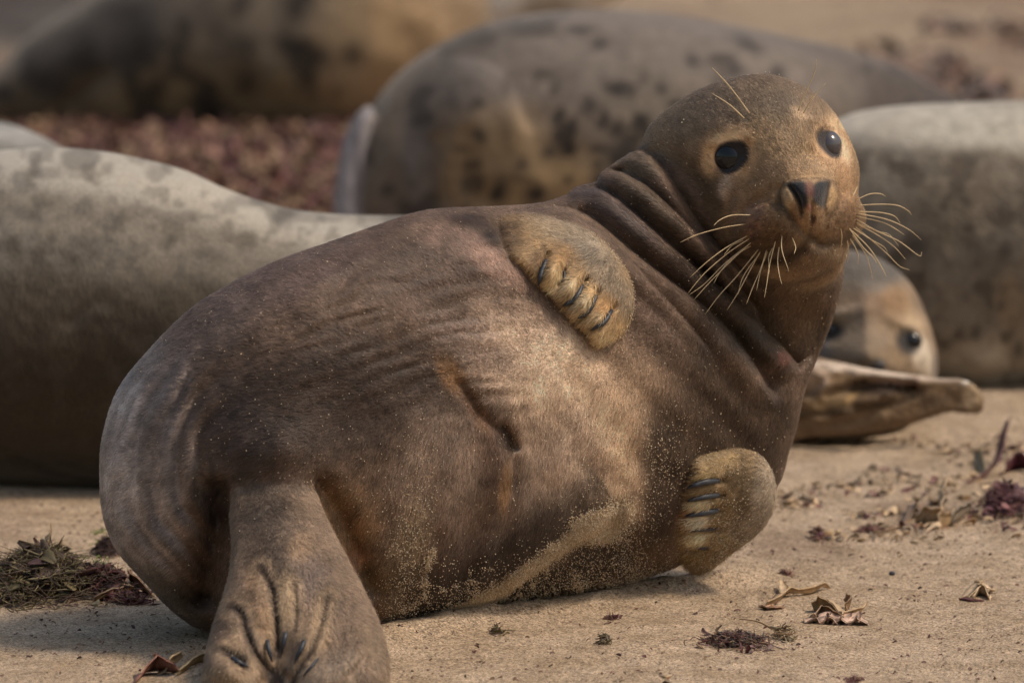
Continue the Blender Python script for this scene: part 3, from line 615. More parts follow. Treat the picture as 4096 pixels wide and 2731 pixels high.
chin = Comp(L1((1010, 1215), (1160, 1195), (1270, 1150), (1342, 1095), (1400, 1120), (1500, 1108), (1535, 1150), (1490, 1225), (1340, 1280), (1180, 1270), (1060, 1245)), hfront(-6), .95, None, g=1.5, k=7)
for c_ in (pad_l, pad_r, nose_c, chin): 
    c_.colour = head.samp(head.colour, c_.U.ravel(), c_.V.ravel()).reshape(c_.U.shape + (3,))
    if c_ is pad_l or c_ is pad_r:      # rows of dark whisker follicles
        cx_, cy_ = (775, 226) if c_ is pad_l else (846, 216)
        for r_ in range(5):
            for q_ in range(6):
                fx_ = cx_ - 19 + q_ * 7.2 + (r_ % 2) * 3; fy_ = cy_ - 15 + r_ * 7 + 1.5 * math.sin(q_ * 1.3 + r_); al_ = (.65 * np.exp(-((c_.U - fx_) ** 2 + (c_.V - fy_) ** 2) / 2.6))[..., None]
                c_.colour = c_.colour * (1 - al_) + np.array((.04, .025, .018)) * al_

MAIN = [body, head, upf, lof, hif, pad_l, pad_r, nose_c, chin]
ORG = np.array([float(P(400, 600, 6.0)[0]), 6.05, 0.0])
seal = empty('seal', ORG)
tag(seal, 'brown seal in sharp focus, head raised, belly towards us, claws showing on both fore flippers', 'seal', 'seals resting on the beach')
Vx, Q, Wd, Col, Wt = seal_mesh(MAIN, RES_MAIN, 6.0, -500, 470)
def outward(Wd, Q):
    a, b, c = Wd[Q[:, 0]], Wd[Q[:, 1]], Wd[Q[:, 2]]
    d = Wd[Q[:, 3]]
    m = Wd.mean(0); vol = (np.cross(b - a, c - a) * (a - m)).sum() + (np.cross(c - a, d - a) * (a - m)).sum()
    return Q if vol > 0 else Q[:, ::-1]
Q = outward(Wd, Q)
stretch = 1 + .10 * fbm(Wd[:, 0] * 90, Wd[:, 1] * 90, Wd[:, 2] * 90, 3)[:, None]
Col = np.clip(Col * stretch, .004, 1)
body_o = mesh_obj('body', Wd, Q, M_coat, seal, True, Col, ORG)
print('main seal verts', len(Wd), 'quads', len(Q))

def ws(u, v, w, Y0=6.0): return P(u, v, Y0 + np.asarray(w, float) * Y0 / FPX)
def uv_sphere(c, r, n=20, sq=(1, 1, 1)):
    V = []; F = []
    for i in range(n + 1):
        th = math.pi * i / n
        for j in range(n * 2):
            ph = math.pi * j / n; V.append((math.sin(th) * math.cos(ph) * r * sq[0], math.sin(th) * math.sin(ph) * r * sq[1], math.cos(th) * r * sq[2]))
    for i in range(n):
        for j in range(n * 2):
            a = i * 2 * n + j; b = i * 2 * n + (j + 1) % (2 * n); F.append((a, a + 2 * n, b + 2 * n, b))
    return np.array(V) + np.asarray(c), np.array(F)
PX = 6.0 / FPX
for (e, r, dep, sq, lab) in ((eyeL, 19, 19, (1, 1, 1), None), (eyeR, 15, 15, (1, 1, 1.05), 'eye with grey glare painted in and a bright glint')):
    wf = float(head.front(*e)[0]); V, F = uv_sphere(ws(e[0] + (2.5 if e is eyeL else -3.0), e[1], wf - 8.6 + dep * .97), r * PX, 20, sq)
    m_ = M_eye
    if lab: m_ = simple('glare_eye', (.065, .057, .062), .10, .7, .2, 90)  # grey base colour stands in for glare in this eye
    o = mesh_obj('eye', V, F, m_, seal, True, None, ORG)
    if lab: o['label'] = lab
def comp_front(c, p): return float(c.front(*p)[0])
def claw(c, mp, spec, lift=4.0, scale=.17535):
    a, b, t, wdt = spec; q = catmull([mp(*a), mp(*b), mp(*t)], 5); n = len(q); s = np.linspace(0, 1, n)
    ff = np.array([comp_front(c, p) for p in q]); ff = np.minimum(ff, ff[:4].mean() + 8)
    wv = ff - lift - 1.5 - 3.5 * np.sin(s * math.pi) + 1.5 * s
    rad = wdt * scale * .5 * PX * np.sqrt(np.clip(1 - s ** 1.6, .01, 1)) * (0.75 + .35 * np.sin(np.clip(s * 2.4, 0, math.pi)))
    V, F = tube_tri(ws(q[:, 0], q[:, 1], wv), rad * 1.75, 10, 1.0, (0, 1, 0)); return mesh_obj('claw', V, F, M_claw, seal, True, None, ORG)
for s_ in claw_up: claw(upf, m2, s_, 7.0)
for s_ in claw_lo: claw(lof, m3, s_[:3] + (s_[3] * 1.35,), 9.0, .2072)
for s_ in hi_claw: claw(hif, m4, s_, 3.5, .17007)

whisk = [
 [(1610, 850), (1680, 820), (1740, 818), (1770, 832)], [(1610, 885), (1740, 878), (1840, 885), (1900, 915), (1918, 938)], [(1610, 920), (1740, 925), (1820, 945), (1855, 985)],
 [(1610, 930), (1780, 965), (1900, 1020), (1975, 1080)], [(1600, 945), (1750, 980), (1830, 1020), (1877, 1052)], [(1600, 980), (1740, 1040), (1850, 1090), (1960, 1170), (1978, 1150)],
 [(1600, 985), (1720, 1050), (1820, 1120), (1885, 1192)], [(1590, 1000), (1700, 1090), (1780, 1160), (1850, 1230), (1908, 1252)], [(1600, 960), (1720, 1030), (1790, 1050), (1845, 1115)],
 [(1570, 1020), (1680, 1130), (1750, 1240), (1775, 1290)], [(1560, 1060), (1610, 1150), (1615, 1225)], [(1570, 1040), (1650, 1150), (1680, 1230), (1700, 1315)], [(1545, 1060), (1560, 1130), (1555, 1210)],
 [(1580, 1010), (1690, 1080), (1760, 1120), (1782, 1150)], [(1560, 1010), (1640, 1120), (1700, 1180), (1720, 1215)], [(1510, 1000), (1522, 1060), (1515, 1130)], [(1585, 830), (1600, 800), (1612, 775)],
 [(1010, 940), (900, 940), (830, 965), (790, 1000)], [(980, 990), (850, 1010), (700, 1050), (600, 1095)], [(990, 1055), (870, 1120), (760, 1200), (655, 1295)], [(1000, 1070), (880, 1150), (740, 1270), (640, 1390)],
 [(1010, 1090), (900, 1190), (780, 1310), (680, 1420)], [(1010, 1110), (900, 1180), (830, 1260), (790, 1330)], [(1050, 1130), (920, 1290), (820, 1400), (742, 1505)], [(1060, 1140), (1000, 1250), (930, 1380), (868, 1480)],
 [(1095, 1130), (1060, 1240), (1010, 1360), (978, 1445)], [(1060, 1150), (990, 1240), (950, 1310), (930, 1390)], [(1100, 1140), (1060, 1250), (1035, 1370)], [(1145, 1080), (1110, 1220), (1095, 1320), (1080, 1410)],
 [(1165, 1110), (1155, 1200), (1165, 1280), (1180, 1335)], [(1180, 1050), (1180, 1140), (1220, 1260)], [(1000, 1100), (860, 1210), (740, 1330), (650, 1395)], [(970, 1080), (900, 1110), (850, 1165)],
 [(1130, 1120), (1105, 1180), (1108, 1270)], [(1235, 1060), (1258, 1120), (1250, 1160)],
 [(995, 360), (900, 230), (830, 150), (782, 100)], [(965, 388), (880, 310), (780, 245)], [(1272, 345), (1320, 230), (1365, 130), (1377, 52)], [(1303, 358), (1350, 280), (1428, 190)]]
for i, wl_ in enumerate(whisk):
    q = catmull(L1(*wl_), 6); n = len(q); s = np.linspace(0, 1, n); w0_ = min(comp_front(c_, q[0]) for c_ in (head, pad_l, pad_r)) + 3
    dep = -26 if i < 35 else -8
    if i < 17: dep = 12
    V, F = tube_tri(ws(q[:, 0], q[:, 1], w0_ + dep * s), np.interp(s, [0, .6, 1], [.00060, .00048, .00018]) * (1.25 if i >= 35 else 1), 5, 1, (0, 1, .3))
    mesh_obj('whisker', V, F, M_whisk, seal, True, None, ORG)

# ------------------------------------------------------------------ fur on the front seal
tri = np.concatenate([Q[:, [0, 1, 2]], Q[:, [0, 2, 3]]])
A, B_, C_ = Wd[tri[:, 0]], Wd[tri[:, 1]], Wd[tri[:, 2]]
fn = np.cross(B_ - A, C_ - A); area = np.linalg.norm(fn, axis=1) / 2; fn /= (2 * area + 1e-15)[:, None]
vn = np.zeros_like(Wd)
for k in range(3): np.add.at(vn, tri[:, k], fn * area[:, None])
vn /= np.linalg.norm(vn, axis=1)[:, None] + 1e-12
tc_ = (A + B_ + C_) / 3; cuv = (Vx[tri[:, 0]] + Vx[tri[:, 1]] + Vx[tri[:, 2]]) / 3
toc = np.array([0, 0, CAM_H]) - tc_; toc /= np.linalg.norm(toc, axis=1)[:, None]
facing = (fn * toc).sum(1)
def ell(u, v, p, a, b): return ((u - p[0]) / a) ** 2 + ((v - p[1]) / b) ** 2
def inpoly(u, v, pts):
    sd, _ = poly_sd(u, v, np.array(pts, float)); return sd
cu, cv = cuv[:, 0], cuv[:, 1]
HW = Wt[:, 1] + Wt[:, 5:].sum(1); headm = HW[tri[:, 0]] > .5; Wt[:, 1] = HW; Wt = Wt[:, :5]
wgt = area * (facing > -.3) * np.where(tc_[:, 2] > .004, 1, 0)
bald = headm & ((ell(cu, cv, (730, 157.5), 17.5, 17.5) < 1) | (ell(cu, cv, (829, 145), 13, 15) < 1) | ((inpoly(cu, cv, L1((1205, 760), (1300, 748), (1446, 745), (1452, 800), (1430, 885), (1285, 895), (1250, 830))) > 0)))
wgt = np.where(bald, 0, wgt)
def hair(nh):
    cdf = np.cumsum(wgt); t = np.searchsorted(cdf, rng.random(nh) * cdf[-1]); t = np.minimum(t, len(tri) - 1)
    r1 = np.sqrt(rng.random(nh)); r2 = rng.random(nh); bc = np.stack([1 - r1, r1 * (1 - r2), r1 * r2], -1)
    lerp = lambda X: (X[tri[t]] * bc[..., None]).sum(1)
    p = lerp(Wd); n = lerp(vn); n /= np.linalg.norm(n, axis=1)[:, None]; uvw = lerp(Vx); col = lerp(Col); wt = lerp(Wt)
    u, v = uvw[:, 0], uvw[:, 1]
    # lie of the coat: away from the nose on the head, towards the tail and outwards on the trunk
    gh = np.sqrt(blur(np.maximum(body.h, 0), 20) + 400); gu, gv = np.gradient(gh, body.g, axis=0), np.gradient(gh, body.g, axis=1)
    gn = np.hypot(gu, gv) + .25; gu = gu / gn; gv = gv / gn
    bu = -body.samp(gu, u, v) * .8 + np.where(u > 560, -.75, -.35); bv = -body.samp(gv, u, v) * .8 + .35
    hu = u - 812; hv = v - 196; hl = np.hypot(hu, hv) + 1; hu, hv = hu / hl, hv / hl - .1
    fu = bu * wt[:, 0] + hu * wt[:, 1] + (-.75) * wt[:, 2] + (-.95) * wt[:, 3] + (.1) * wt[:, 4]
    fv = bv * wt[:, 0] + hv * wt[:, 1] + .65 * wt[:, 2] + .25 * wt[:, 3] + 1.0 * wt[:, 4]
    jit = .30
    d = np.stack([fu + jit * rng.standard_normal(nh) * .6, jit * rng.standard_normal(nh), -fv + jit * rng.standard_normal(nh) * .6], -1)
    d -= n * (d * n).sum(1)[:, None]; d /= np.linalg.norm(d, axis=1)[:, None] + 1e-9
    ln = np.where(wt[:, 1] > .5, .0050, .0068)
    nose = np.hypot(u - 811, v - 200); ln = np.where(wt[:, 1] > .5, ln * np.interp(nose, [15, 60], [.55, 1]), ln)
    ln = ln * np.where(((wt[:, 3] > .5) & (u < 722)), 1.1, 1); long = np.exp(-ell(u, v, (360, 570), 40, 40)) + np.exp(-ell(u, v, (665, 540), 26, 50)) + np.exp(-ell(u, v, (700, 520), 22, 45)) + .8 * np.exp(-ell(u, v, (570, 295), 50, 40)) * wt[:, 2]; ln = ln * (1 + .9 * np.minimum(long, 1))
    ln = ln * rng.uniform(.65, 1.25, nh)
    lift = rng.uniform(.10, .42, nh)[:, None]
    p1 = p + (d * (1 - lift * .5) + n * lift) * (ln * .5)[:, None]; p2 = p1 + (d + n * lift * .35) * (ln * .5)[:, None]
    pos = np.stack([p - n * .0004, p1, p2], 1) - ORG
    val = np.clip(1 + .30 * rng.standard_normal(nh), .35, 2.2)[:, None]
    hc = bpy.data.hair_curves.new('fur'); hc.add_curves([3] * nh)
    hc.attributes['position'].data.foreach_set('vector', pos.astype(np.float32).ravel())
    ra = hc.attributes.get('radius') or hc.attributes.new('radius', 'FLOAT', 'POINT')
    ra.data.foreach_set('value', np.tile(np.array([.00019, .00016, .00005], np.float32), nh))
    ca = hc.attributes.new('coat', 'FLOAT_COLOR', 'CURVE'); cc = np.ones((nh, 4), np.float32); cc[:, :3] = np.clip(col * val * 1.12, 0, .9); ca.data.foreach_set('color', cc.ravel())
    na = hc.attributes.new('skin_normal', 'FLOAT_VECTOR', 'CURVE'); na.data.foreach_set('vector', n.astype(np.float32).ravel())
    hc.materials.append(M_fur); o = bpy.data.objects.new('fur', hc); link(o, seal); tag(o, kind='stuff')
if NHAIR: hair(NHAIR)

# ------------------------------------------------------------------ sand stuck to the front seal
def polyline_d(u, v, pts):
    sd, par = poly_sd(u, v, catmull(pts, 4), False); return sd, par
G = 1.0 * np.clip(facing, 0, 1) * .022
for (u0, v0, a, b, rot, s_) in ((600, 430, 100, 60, 45, .22), (640, 450, 50, 25, 35, .25), (415, 500, 18, 60, 10, .30), (405, 560, 16, 45, 15, .6), (545, 330, 70, 40, 20, .08), (500, 590, 130, 18, -13, .55), (630, 510, 20, 30, 0, .35),
                                (600, 560, 60, 30, -15, .35), (340, 500, 60, 40, 0, .06), (650, 570, 40, 14, -10, .6)):
    a_ = R(rot); x = (cu - u0) * math.cos(a_) + (cv - v0) * math.sin(a_); y = -(cu - u0) * math.sin(a_) + (cv - v0) * math.cos(a_)
    G += s_ * np.exp(-((x / a) ** 2 + (y / b) ** 2)) * (Wt[tri[:, 0], 0] > .5)
sd_, par_ = polyline_d(cu, cv, [(622, 508), (600, 520), (560, 545), (520, 574), (480, 600), (430, 622), (400, 634)])
G += (Wt[tri[:, 0], 0] > .5) * 9.0 * np.exp(-((sd_ - 0) / np.interp(par_, [0, .2, 1], [9, 6, 4])) ** 2)
G += (Wt[tri[:, 0], 0] > .5) * 5.0 * np.exp(-(ell(cu, cv, (597, 527), 24, 14)) ** 1.5)
sd2, _ = polyline_d(cu, cv, [(432, 548), (424, 570), (422, 592), (404, 608)]); G += (Wt[tri[:, 0], 0] > .5) * 1.6 * np.exp(-(sd2 / 4) ** 2)
lo_ = Wt[tri[:, 0], 3] > .5; G += lo_ * (.9 * np.exp(-ell(cu, cv, (728, 528), 22, 26)) + .9 * np.exp(-ell(cu, cv, (715, 466), 26, 9)) + 1.0 * np.exp(-ell(cu, cv, (708, 562), 20, 14)))
up_ = Wt[tri[:, 0], 2] > .5; sdu = inpoly(cu, cv, upf.pts[::3]); G += up_ * (cu > 590) * .5 * np.exp(-(sdu / 3) ** 2)
G += headm * .05 * np.exp(-ell(cu, cv, (770, 110), 40, 26)); G = np.where(bald, 0, G)
G *= area * (facing > 0)
OCT = np.array([(1, 0, 0), (-1, 0, 0), (0, 1, 0), (0, -1, 0), (0, 0, 1), (0, 0, -1)], float)
OF = np.array([(0, 2, 4), (2, 1, 4), (1, 3, 4), (3, 0, 4), (2, 0, 5), (1, 2, 5), (3, 1, 5), (0, 3, 5)])
def grains(name, p, size, parent, cols, org=(0, 0, 0)):
    n = len(p); ax = rng.standard_normal((n, 3, 3)); qv, _ = np.linalg.qr(ax); sc = size[:, None] * rng.uniform(.6, 1.2, (n, 3))
    V = np.einsum('kj,nj,nij->nki', OCT, sc, qv) + p[:, None]; F = OF[None] + (np.arange(n) * 6)[:, None, None]
    o = mesh_obj(name, V.reshape(-1, 3), F.reshape(-1, 3), M_grain, parent, False, np.repeat(cols, 6, 0), org); tag(o, kind='stuff'); return o
def grain_cols(n):
    b = np.array([(.62, .47, .30), (.70, .58, .42), (.50, .36, .22), (.36, .24, .16), (.78, .68, .52)])[rng.choice(5, n, p=[.36, .26, .22, .08, .08])]; return b * rng.uniform(.8, 1.1, (n, 1))
ng = 46000
t = np.minimum(np.searchsorted(np.cumsum(G), rng.random(ng) * G.sum()), len(tri) - 1)
r1 = np.sqrt(rng.random(ng)); r2 = rng.random(ng); bc = np.stack([1 - r1, r1 * (1 - r2), r1 * r2], -1)
pp = (Wd[tri[t]] * bc[..., None]).sum(1) + vn[tri[t, 0]] * rng.uniform(.001, .0038, (ng, 1))
grains('sand_grains', pp, rng.uniform(.00034, .00085, ng), seal, grain_cols(ng), ORG)
isb = Wt[tri[:, 0], 0] > .5; nzc = np.clip(.5 + 1.4 * fbm(cu / 7, cv / 7, 12.3, 3), 0, 2)
G2 = isb * 1.0 * np.exp(-(sd_ / np.interp(par_, [0, .08, .3, 1], [5, 9, 5.5, 3])) ** 2) * (.35 + nzc) + isb * 2.6 * np.exp(-(ell(cu, cv, (596, 526), 22, 13)) ** 2) + isb * .8 * np.exp(-(sd2 / 3.4) ** 2) * nzc * nzc + isb * .30 * nzc ** 3 * np.exp(-ell(cu, cv, (540, 588), 120, 20))
G2 += lo_ * .35 * nzc ** 2 * np.exp(-ell(cu, cv, (722, 545), 22, 22)); G2 *= area * (facing > 0); n2_ = 34000
t = np.minimum(np.searchsorted(np.cumsum(G2), rng.random(n2_) * G2.sum()), len(tri) - 1); r1 = np.sqrt(rng.random(n2_)); r2 = rng.random(n2_); bc = np.stack([1 - r1, r1 * (1 - r2), r1 * r2], -1)
pp = (Wd[tri[t]] * bc[..., None]).sum(1) + vn[tri[t, 0]] * rng.uniform(.0012, .0048, (n2_, 1))
grains('caked_sand', pp, rng.uniform(.00042, .00098, n2_), seal, grain_cols(n2_), ORG)
#SPLIT
# ------------------------------------------------------------------ the other seals
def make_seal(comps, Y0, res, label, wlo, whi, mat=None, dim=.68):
    c0 = comps[0].pts; org = np.array([float(P(c0[:, 0].mean(), 341, Y0)[0]), Y0, 0.0])
    root = empty('seal', org); tag(root, label, 'seal', 'seals resting on the beach')
    Vb, Qb, Wb, Cb, Wtb = seal_mesh(comps, res, Y0, wlo, whi); Qb = outward(Wb, Qb)
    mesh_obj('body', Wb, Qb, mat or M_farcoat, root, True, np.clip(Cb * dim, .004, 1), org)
    print(label, len(Wb)); return root, org, Vb, Qb, Wb, Cb, Wtb
def flat(v): return lambda U, V: np.full(U.shape, float(v))
def spots(U, V, C, sc, th, col, al, reg=1.0, seed=0.0, str_=(1, 1)):
    n = fbm(U / sc * str_[0], V / sc * str_[1], seed, 2); m = (al * smooth(th, th + .12, n) * reg)[..., None]; return C * (1 - m) + np.array(col) * m

# pale grey seal lying close behind, to the left
a = Comp([(-230, 330), (-200, 240), (-130, 185), (-60, 160), (0, 150), (50, 147), (95, 150), (140, 158), (185, 170), (225, 188), (262, 201), (300, 210), (345, 214), (400, 215), (450, 215), (520, 225), (560, 260), (570, 330),
          (540, 400), (460, 440), (350, 470), (250, 490), (150, 496), (60, 490), (0, 488), (-100, 480), (-190, 430)], flat(15), .72,
         relief_from([([(0, 455), (40, 470), (80, 480), (105, 484)], 'fold', 8, 20), ([(60, 330), (90, 305), (120, 300)], 'groove', 3, 8)], [(300, 300, 100, 40, 10, -4)], lambda U, V, c: 4 * fbm(U / 60, V / 60, 2.0, 3) + 1.2 * fbm(U / 12, V / 12, 1.0, 2)), g=4)
C = paint_blobs((.16, .13, .10), [(120, 170, 260, 40, 8, (.42, .38, .32), .95), (300, 225, 200, 26, 14, (.44, .39, .32), .95), (60, 240, 160, 50, 0, (.30, .26, .21), .7), (280, 270, 130, 40, 20, (.29, .25, .20), .6), (60, 330, 160, 70, 0, (.125, .095, .065), .7), (60, 420, 260, 90, 0, (.07, .05, .028), .9), (260, 380, 150, 100, 0, (.085, .065, .04), .8)], a.U, a.V)  # lit top and shaded underside are partly painted into this coat
C = spots(a.U, a.V, C, 26, .22, (.12, .10, .085), .42, smooth(150, 175, a.V) * (1 - smooth(240, 300, a.V)), 4.1, (1, 1.8)); C = spots(a.U, a.V, C, 12, .2, (.10, .08, .06), .4, 1.0, 8.1); C = spots(a.U, a.V, C, 40, .3, (.09, .07, .05), .5, 1.0, 12.1)
a.colour = C
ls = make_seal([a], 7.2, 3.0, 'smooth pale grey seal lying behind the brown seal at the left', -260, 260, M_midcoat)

# grey back showing over it at the left edge
a = Comp([(-260, 180), (-160, 130), (-60, 118), (0, 122), (28, 130), (58, 145), (90, 168), (115, 215), (90, 290), (20, 345), (-100, 350), (-230, 330)], flat(0), .8, g=4)
a.colour = paint_blobs((.20, .19, .17), [(0, 130, 60, 14, 10, (.34, .33, .31), .8)], a.U, a.V)
make_seal([a], 8.9, 5.0, 'grey seal of which only the back shows at the left edge', -200, 200)

# spotted seal in the middle distance
a = Comp([(343, 240), (345, 195), (350, 160), (360, 130), (376, 100), (400, 72), (432, 48), (472, 29), (520, 16), (570, 10), (620, 10), (680, 15), (740, 26), (800, 39), (850, 50), (893, 64), (930, 82), (960, 100), (990, 112), (1010, 150),
          (990, 210), (900, 258), (780, 272), (640, 276), (500, 276), (400, 274), (356, 266)], lambda U, V: np.interp(U, [340, 500, 1000], [-30, 0, 110]), .72,
         relief_from([([(430, 66), (470, 62), (500, 78), (516, 110), (530, 140)], 'fold', 9, 22), ([(440, 130), (434, 170), (440, 215)], 'groove', 8, 10), ([(470, 122), (466, 165), (480, 210)], 'groove', 7, 9), ([(905, 75), (940, 100), (990, 130)], 'groove', 8, 14)],
                     [(470, 110, 40, 50, 0, -14)], lambda U, V, c: 4 * fbm(U / 40, V / 40, 3.0, 2)), g=4)
U, V = a.U, a.V
C = paint_blobs((.19, .145, .115), [(650, 60, 300, 60, 5, (.21, .175, .15), .8), (450, 50, 70, 30, -30, (.12, .095, .08), .7), (470, 85, 50, 26, 0, (.16, .135, .12), .7), (500, 170, 90, 60, 0, (.32, .22, .12), .75), (560, 210, 90, 50, 0, (.38, .26, .14), .85), (380, 150, 18, 60, 10, (.22, .17, .12), .7), (420, 170, 20, 60, 0, (.15, .13, .125), .8),
                                    (660, 130, 70, 60, 0, (.21, .17, .13), .6), (900, 95, 120, 26, 22, (.085, .065, .055), .8), (960, 110, 60, 30, 30, (.09, .065, .055), .8), (800, 75, 70, 26, 10, (.27, .22, .185), .6)], U, V)
C = spots(U, V, C, 15, .22, (.035, .028, .026), .9, smooth(425, 500, U) * smooth(60, 110, V) * (1 - smooth(780, 860, U)), 2.7)
C = spots(U, V, C, 30, .33, (.06, .048, .042), .7, 1.0, 6.2)
for (x, y, r1_, r2_, ro) in ((748, 44, 17, 6, 28), (735, 70, 10, 8, 0), (692, 61, 7, 7, 0), (618, 88, 9, 8, 0), (662, 88, 6, 5, 0), (590, 105, 7, 9, 0), (617, 131, 9, 9, 0), (560, 136, 9, 12, 0), (549, 152, 8, 8, 0), (580, 30, 14, 5, 0), (600, 44, 10, 6, 0), (535, 195, 12, 12, 0), (500, 190, 9, 16, 10), (522, 165, 7, 7, 0), (690, 110, 9, 6, 0), (640, 190, 8, 8, 0), (600, 180, 9, 9, 0)):
    al = (.88 * np.exp(-(((U - x) * math.cos(R(ro)) + (V - y) * math.sin(R(ro))) / r1_) ** 2 - ((-(U - x) * math.sin(R(ro)) + (V - y) * math.cos(R(ro))) / r2_) ** 2))[..., None]; C = C * (1 - al) + np.array((.028, .024, .028)) * al
a.colour = C
b = Comp([(334, 235), (334, 205), (336, 180), (340, 155), (347, 132), (357, 114), (370, 104), (374, 116), (368, 140), (364, 170), (363, 205), (366, 240), (352, 262), (337, 258)], flat(-70), .8, g=1.5, k=3)
b.colour = paint_blobs((.33, .30, .31), [(357, 180, 3, 70, 0, (.10, .10, .13), .8)], b.U, b.V)
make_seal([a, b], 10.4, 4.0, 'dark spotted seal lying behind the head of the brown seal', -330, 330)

# mottled seal at the upper left
a = Comp([(-70, 120), (-30, 85), (5, 60), (35, 30), (75, 5), (120, -25), (200, -55), (300, -75), (400, -70), (460, -45), (488, -10), (492, 15), (480, 40), (460, 70), (440, 100), (400, 124), (330, 136), (230, 140), (140, 140), (60, 138), (-20, 134)], flat(0), .75,
         relief_from([([(60, 110), (90, 85), (120, 70)], 'groove', 8, 8)], [], lambda U, V, c: 6 * fbm(U / 40, V / 40, 4.0, 2)), g=4)
U, V = a.U, a.V
C = paint_blobs((.20, .15, .10), [(90, 20, 130, 60, -20, (.085, .075, .07), .85), (260, 10, 90, 40, 0, (.15, .12, .095), .6), (200, 100, 150, 34, 0, (.26, .19, .10), .8), (400, 60, 90, 90, 0, (.46, .30, .16), .85), (460, 10, 30, 50, 0, (.42, .29, .18), .6), (40, 100, 70, 30, -20, (.12, .085, .05), .8), (345, 30, 30, 60, 10, (.36, .26, .16), .7)], U, V)
C = spots(U, V, C, 30, .18, (.045, .035, .03), .75, 1 - smooth(300, 380, U), 3.3)
for (x, y, r) in ((268, 90, 13), (235, 135, 16), (380, 60, 10), (347, 62, 12), (310, 50, 12), (150, 60, 20), (270, 50, 12), (230, 120, 20), (320, 165, 9), (90, 60, 20)):
    al = (.8 * np.exp(-((U - x * .92) ** 2 + (V - y * .92) ** 2) / r ** 2))[..., None]; C = C * (1 - al) + np.array((.03, .025, .022)) * al
a.colour = C
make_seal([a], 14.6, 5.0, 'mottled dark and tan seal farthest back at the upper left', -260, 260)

# pale seal cut by the top of the frame
a = Comp([(455, 34), (470, 0), (500, -28), (550, -40), (620, -42), (640, -20), (600, 10), (560, 30), (510, 36), (470, 40)], flat(0), .75, g=3)
a.colour = paint_blobs((.62, .52, .43), [(550, 10, 30, 30, 0, (.33, .25, .17), .8)], a.U, a.V)
make_seal([a], 19.2, 5.0, 'whitish seal just showing above the spotted seal at the top', -120, 120)

# pale seal at the right
a = Comp([(770, 250), (785, 180), (815, 135), (840, 118), (870, 109), (915, 104), (965, 102), (1020, 100), (1080, 104), (1150, 130), (1190, 200), (1190, 300), (1130, 362), (1060, 380), (1024, 386), (1000, 396), (975, 398), (945, 392),
          (900, 385), (830, 375), (780, 340)], flat(10), .72,
         relief_from([([(985, 380), (1005, 378), (1030, 368), (1070, 360)], 'groove', 6, 6)], [(985, 370, 26, 22, 0, -10)], lambda U, V, c: 4 * fbm(U / 50, V / 50, 5.0, 3)), g=4)
U, V = a.U, a.V
C = paint_blobs((.24, .20, .155), [(930, 122, 160, 26, 0, (.47, .42, .35), .9), (1000, 130, 90, 22, 0, (.44, .40, .33), .8), (960, 210, 70, 50, 0, (.19, .145, .10), .7), (1010, 250, 50, 60, 0, (.19, .155, .12), .6), (985, 365, 60, 34, 0, (.44, .37, .28), .85), (1010, 300, 16, 30, 0, (.30, .22, .14), .6)], U, V)
C = spots(U, V, C, 24, .25, (.10, .075, .055), .65, smooth(140, 165, V), 3.9); C = spots(U, V, C, 11, .28, (.13, .095, .07), .4, smooth(140, 165, V), 1.9)
for (x, y, r) in ((976, 333, 7), (960, 333, 5), (1004, 250, 8), (920, 245, 10), (1018, 350, 8)):
    al = (.7 * np.exp(-((U - x) ** 2 + (V - y) ** 2 * .6) / r ** 2))[..., None]; C = C * (1 - al) + np.array((.05, .04, .035)) * al
a.colour = C
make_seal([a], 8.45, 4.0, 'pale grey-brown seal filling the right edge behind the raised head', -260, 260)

# young seal peering from behind, chin on the sand, with a folded hind flipper across its face
hd = Comp([(790, 380), (782, 330), (790, 285), (812, 260), (845, 250), (875, 256), (899, 271), (915, 290), (926, 314), (934, 338), (938, 362), (933, 384), (905, 402), (860, 410), (815, 404)], flat(-20), .85,
          relief_from([], [(868, 362, 44, 30, 0, -44), (831, 331, 12, 11, 0, 9), (909, 341, 11, 11, 0, 9), (900, 322, 22, 6, 25, -7), (838, 314, 22, 6, -15, -6), (868, 325, 10, 30, 0, -10), (925, 350, 8, 24, -10, -6), (895, 356, 14, 10, 0, 6), (870, 300, 30, 26, 0, -8)], None), g=2.5, k=12)
hd.colour = .85 * paint_blobs((.36, .245, .145), [(860, 275, 50, 22, 0, (.33, .28, .24), .8), (870, 305, 30, 16, 0, (.30, .18, .11), .6), (912, 325, 16, 24, 20, (.46, .32, .19), .8), (922, 354, 10, 26, -14, (.74, .62, .48), .95), (915, 322, 9, 10, 30, (.56, .40, .25), .9), (868, 266, 50, 22, 0, (.17, .145, .12), .92), (925, 300, 10, 26, -20, (.24, .16, .10), .8), (858, 345, 24, 16, -10, (.28, .20, .14), .7), (895, 300, 14, 18, 20, (.40, .24, .12), .7), (820, 350, 16, 20, 0, (.27, .23, .20), .7), (865, 335, 26, 26, 0, (.34, .25, .17), .7), (909, 341, 12, 14, -15, (.03, .03, .035), .97), (831, 331, 13, 11, 10, (.03, .03, .035), .97),
                                            (877, 364, 10, 7, 0, (.10, .085, .075), .8), (845, 312, 26, 8, -20, (.42, .32, .23), .6), (936, 372, 5, 22, 0, (.12, .09, .07), .7), (850, 290, 14, 10, 0, (.24, .17, .11), .6)], hd.U, hd.V)  # dark strip at the right edge of the head paints in the shadow there
bd = Comp([(560, 360), (580, 320), (640, 296), (700, 284), (760, 282), (810, 300), (840, 350), (850, 400), (820, 424), (740, 436), (650, 434), (580, 412)], flat(60), .8, g=4, k=14)
bd.colour = paint_blobs((.28, .21, .15), [], bd.U, bd.V)
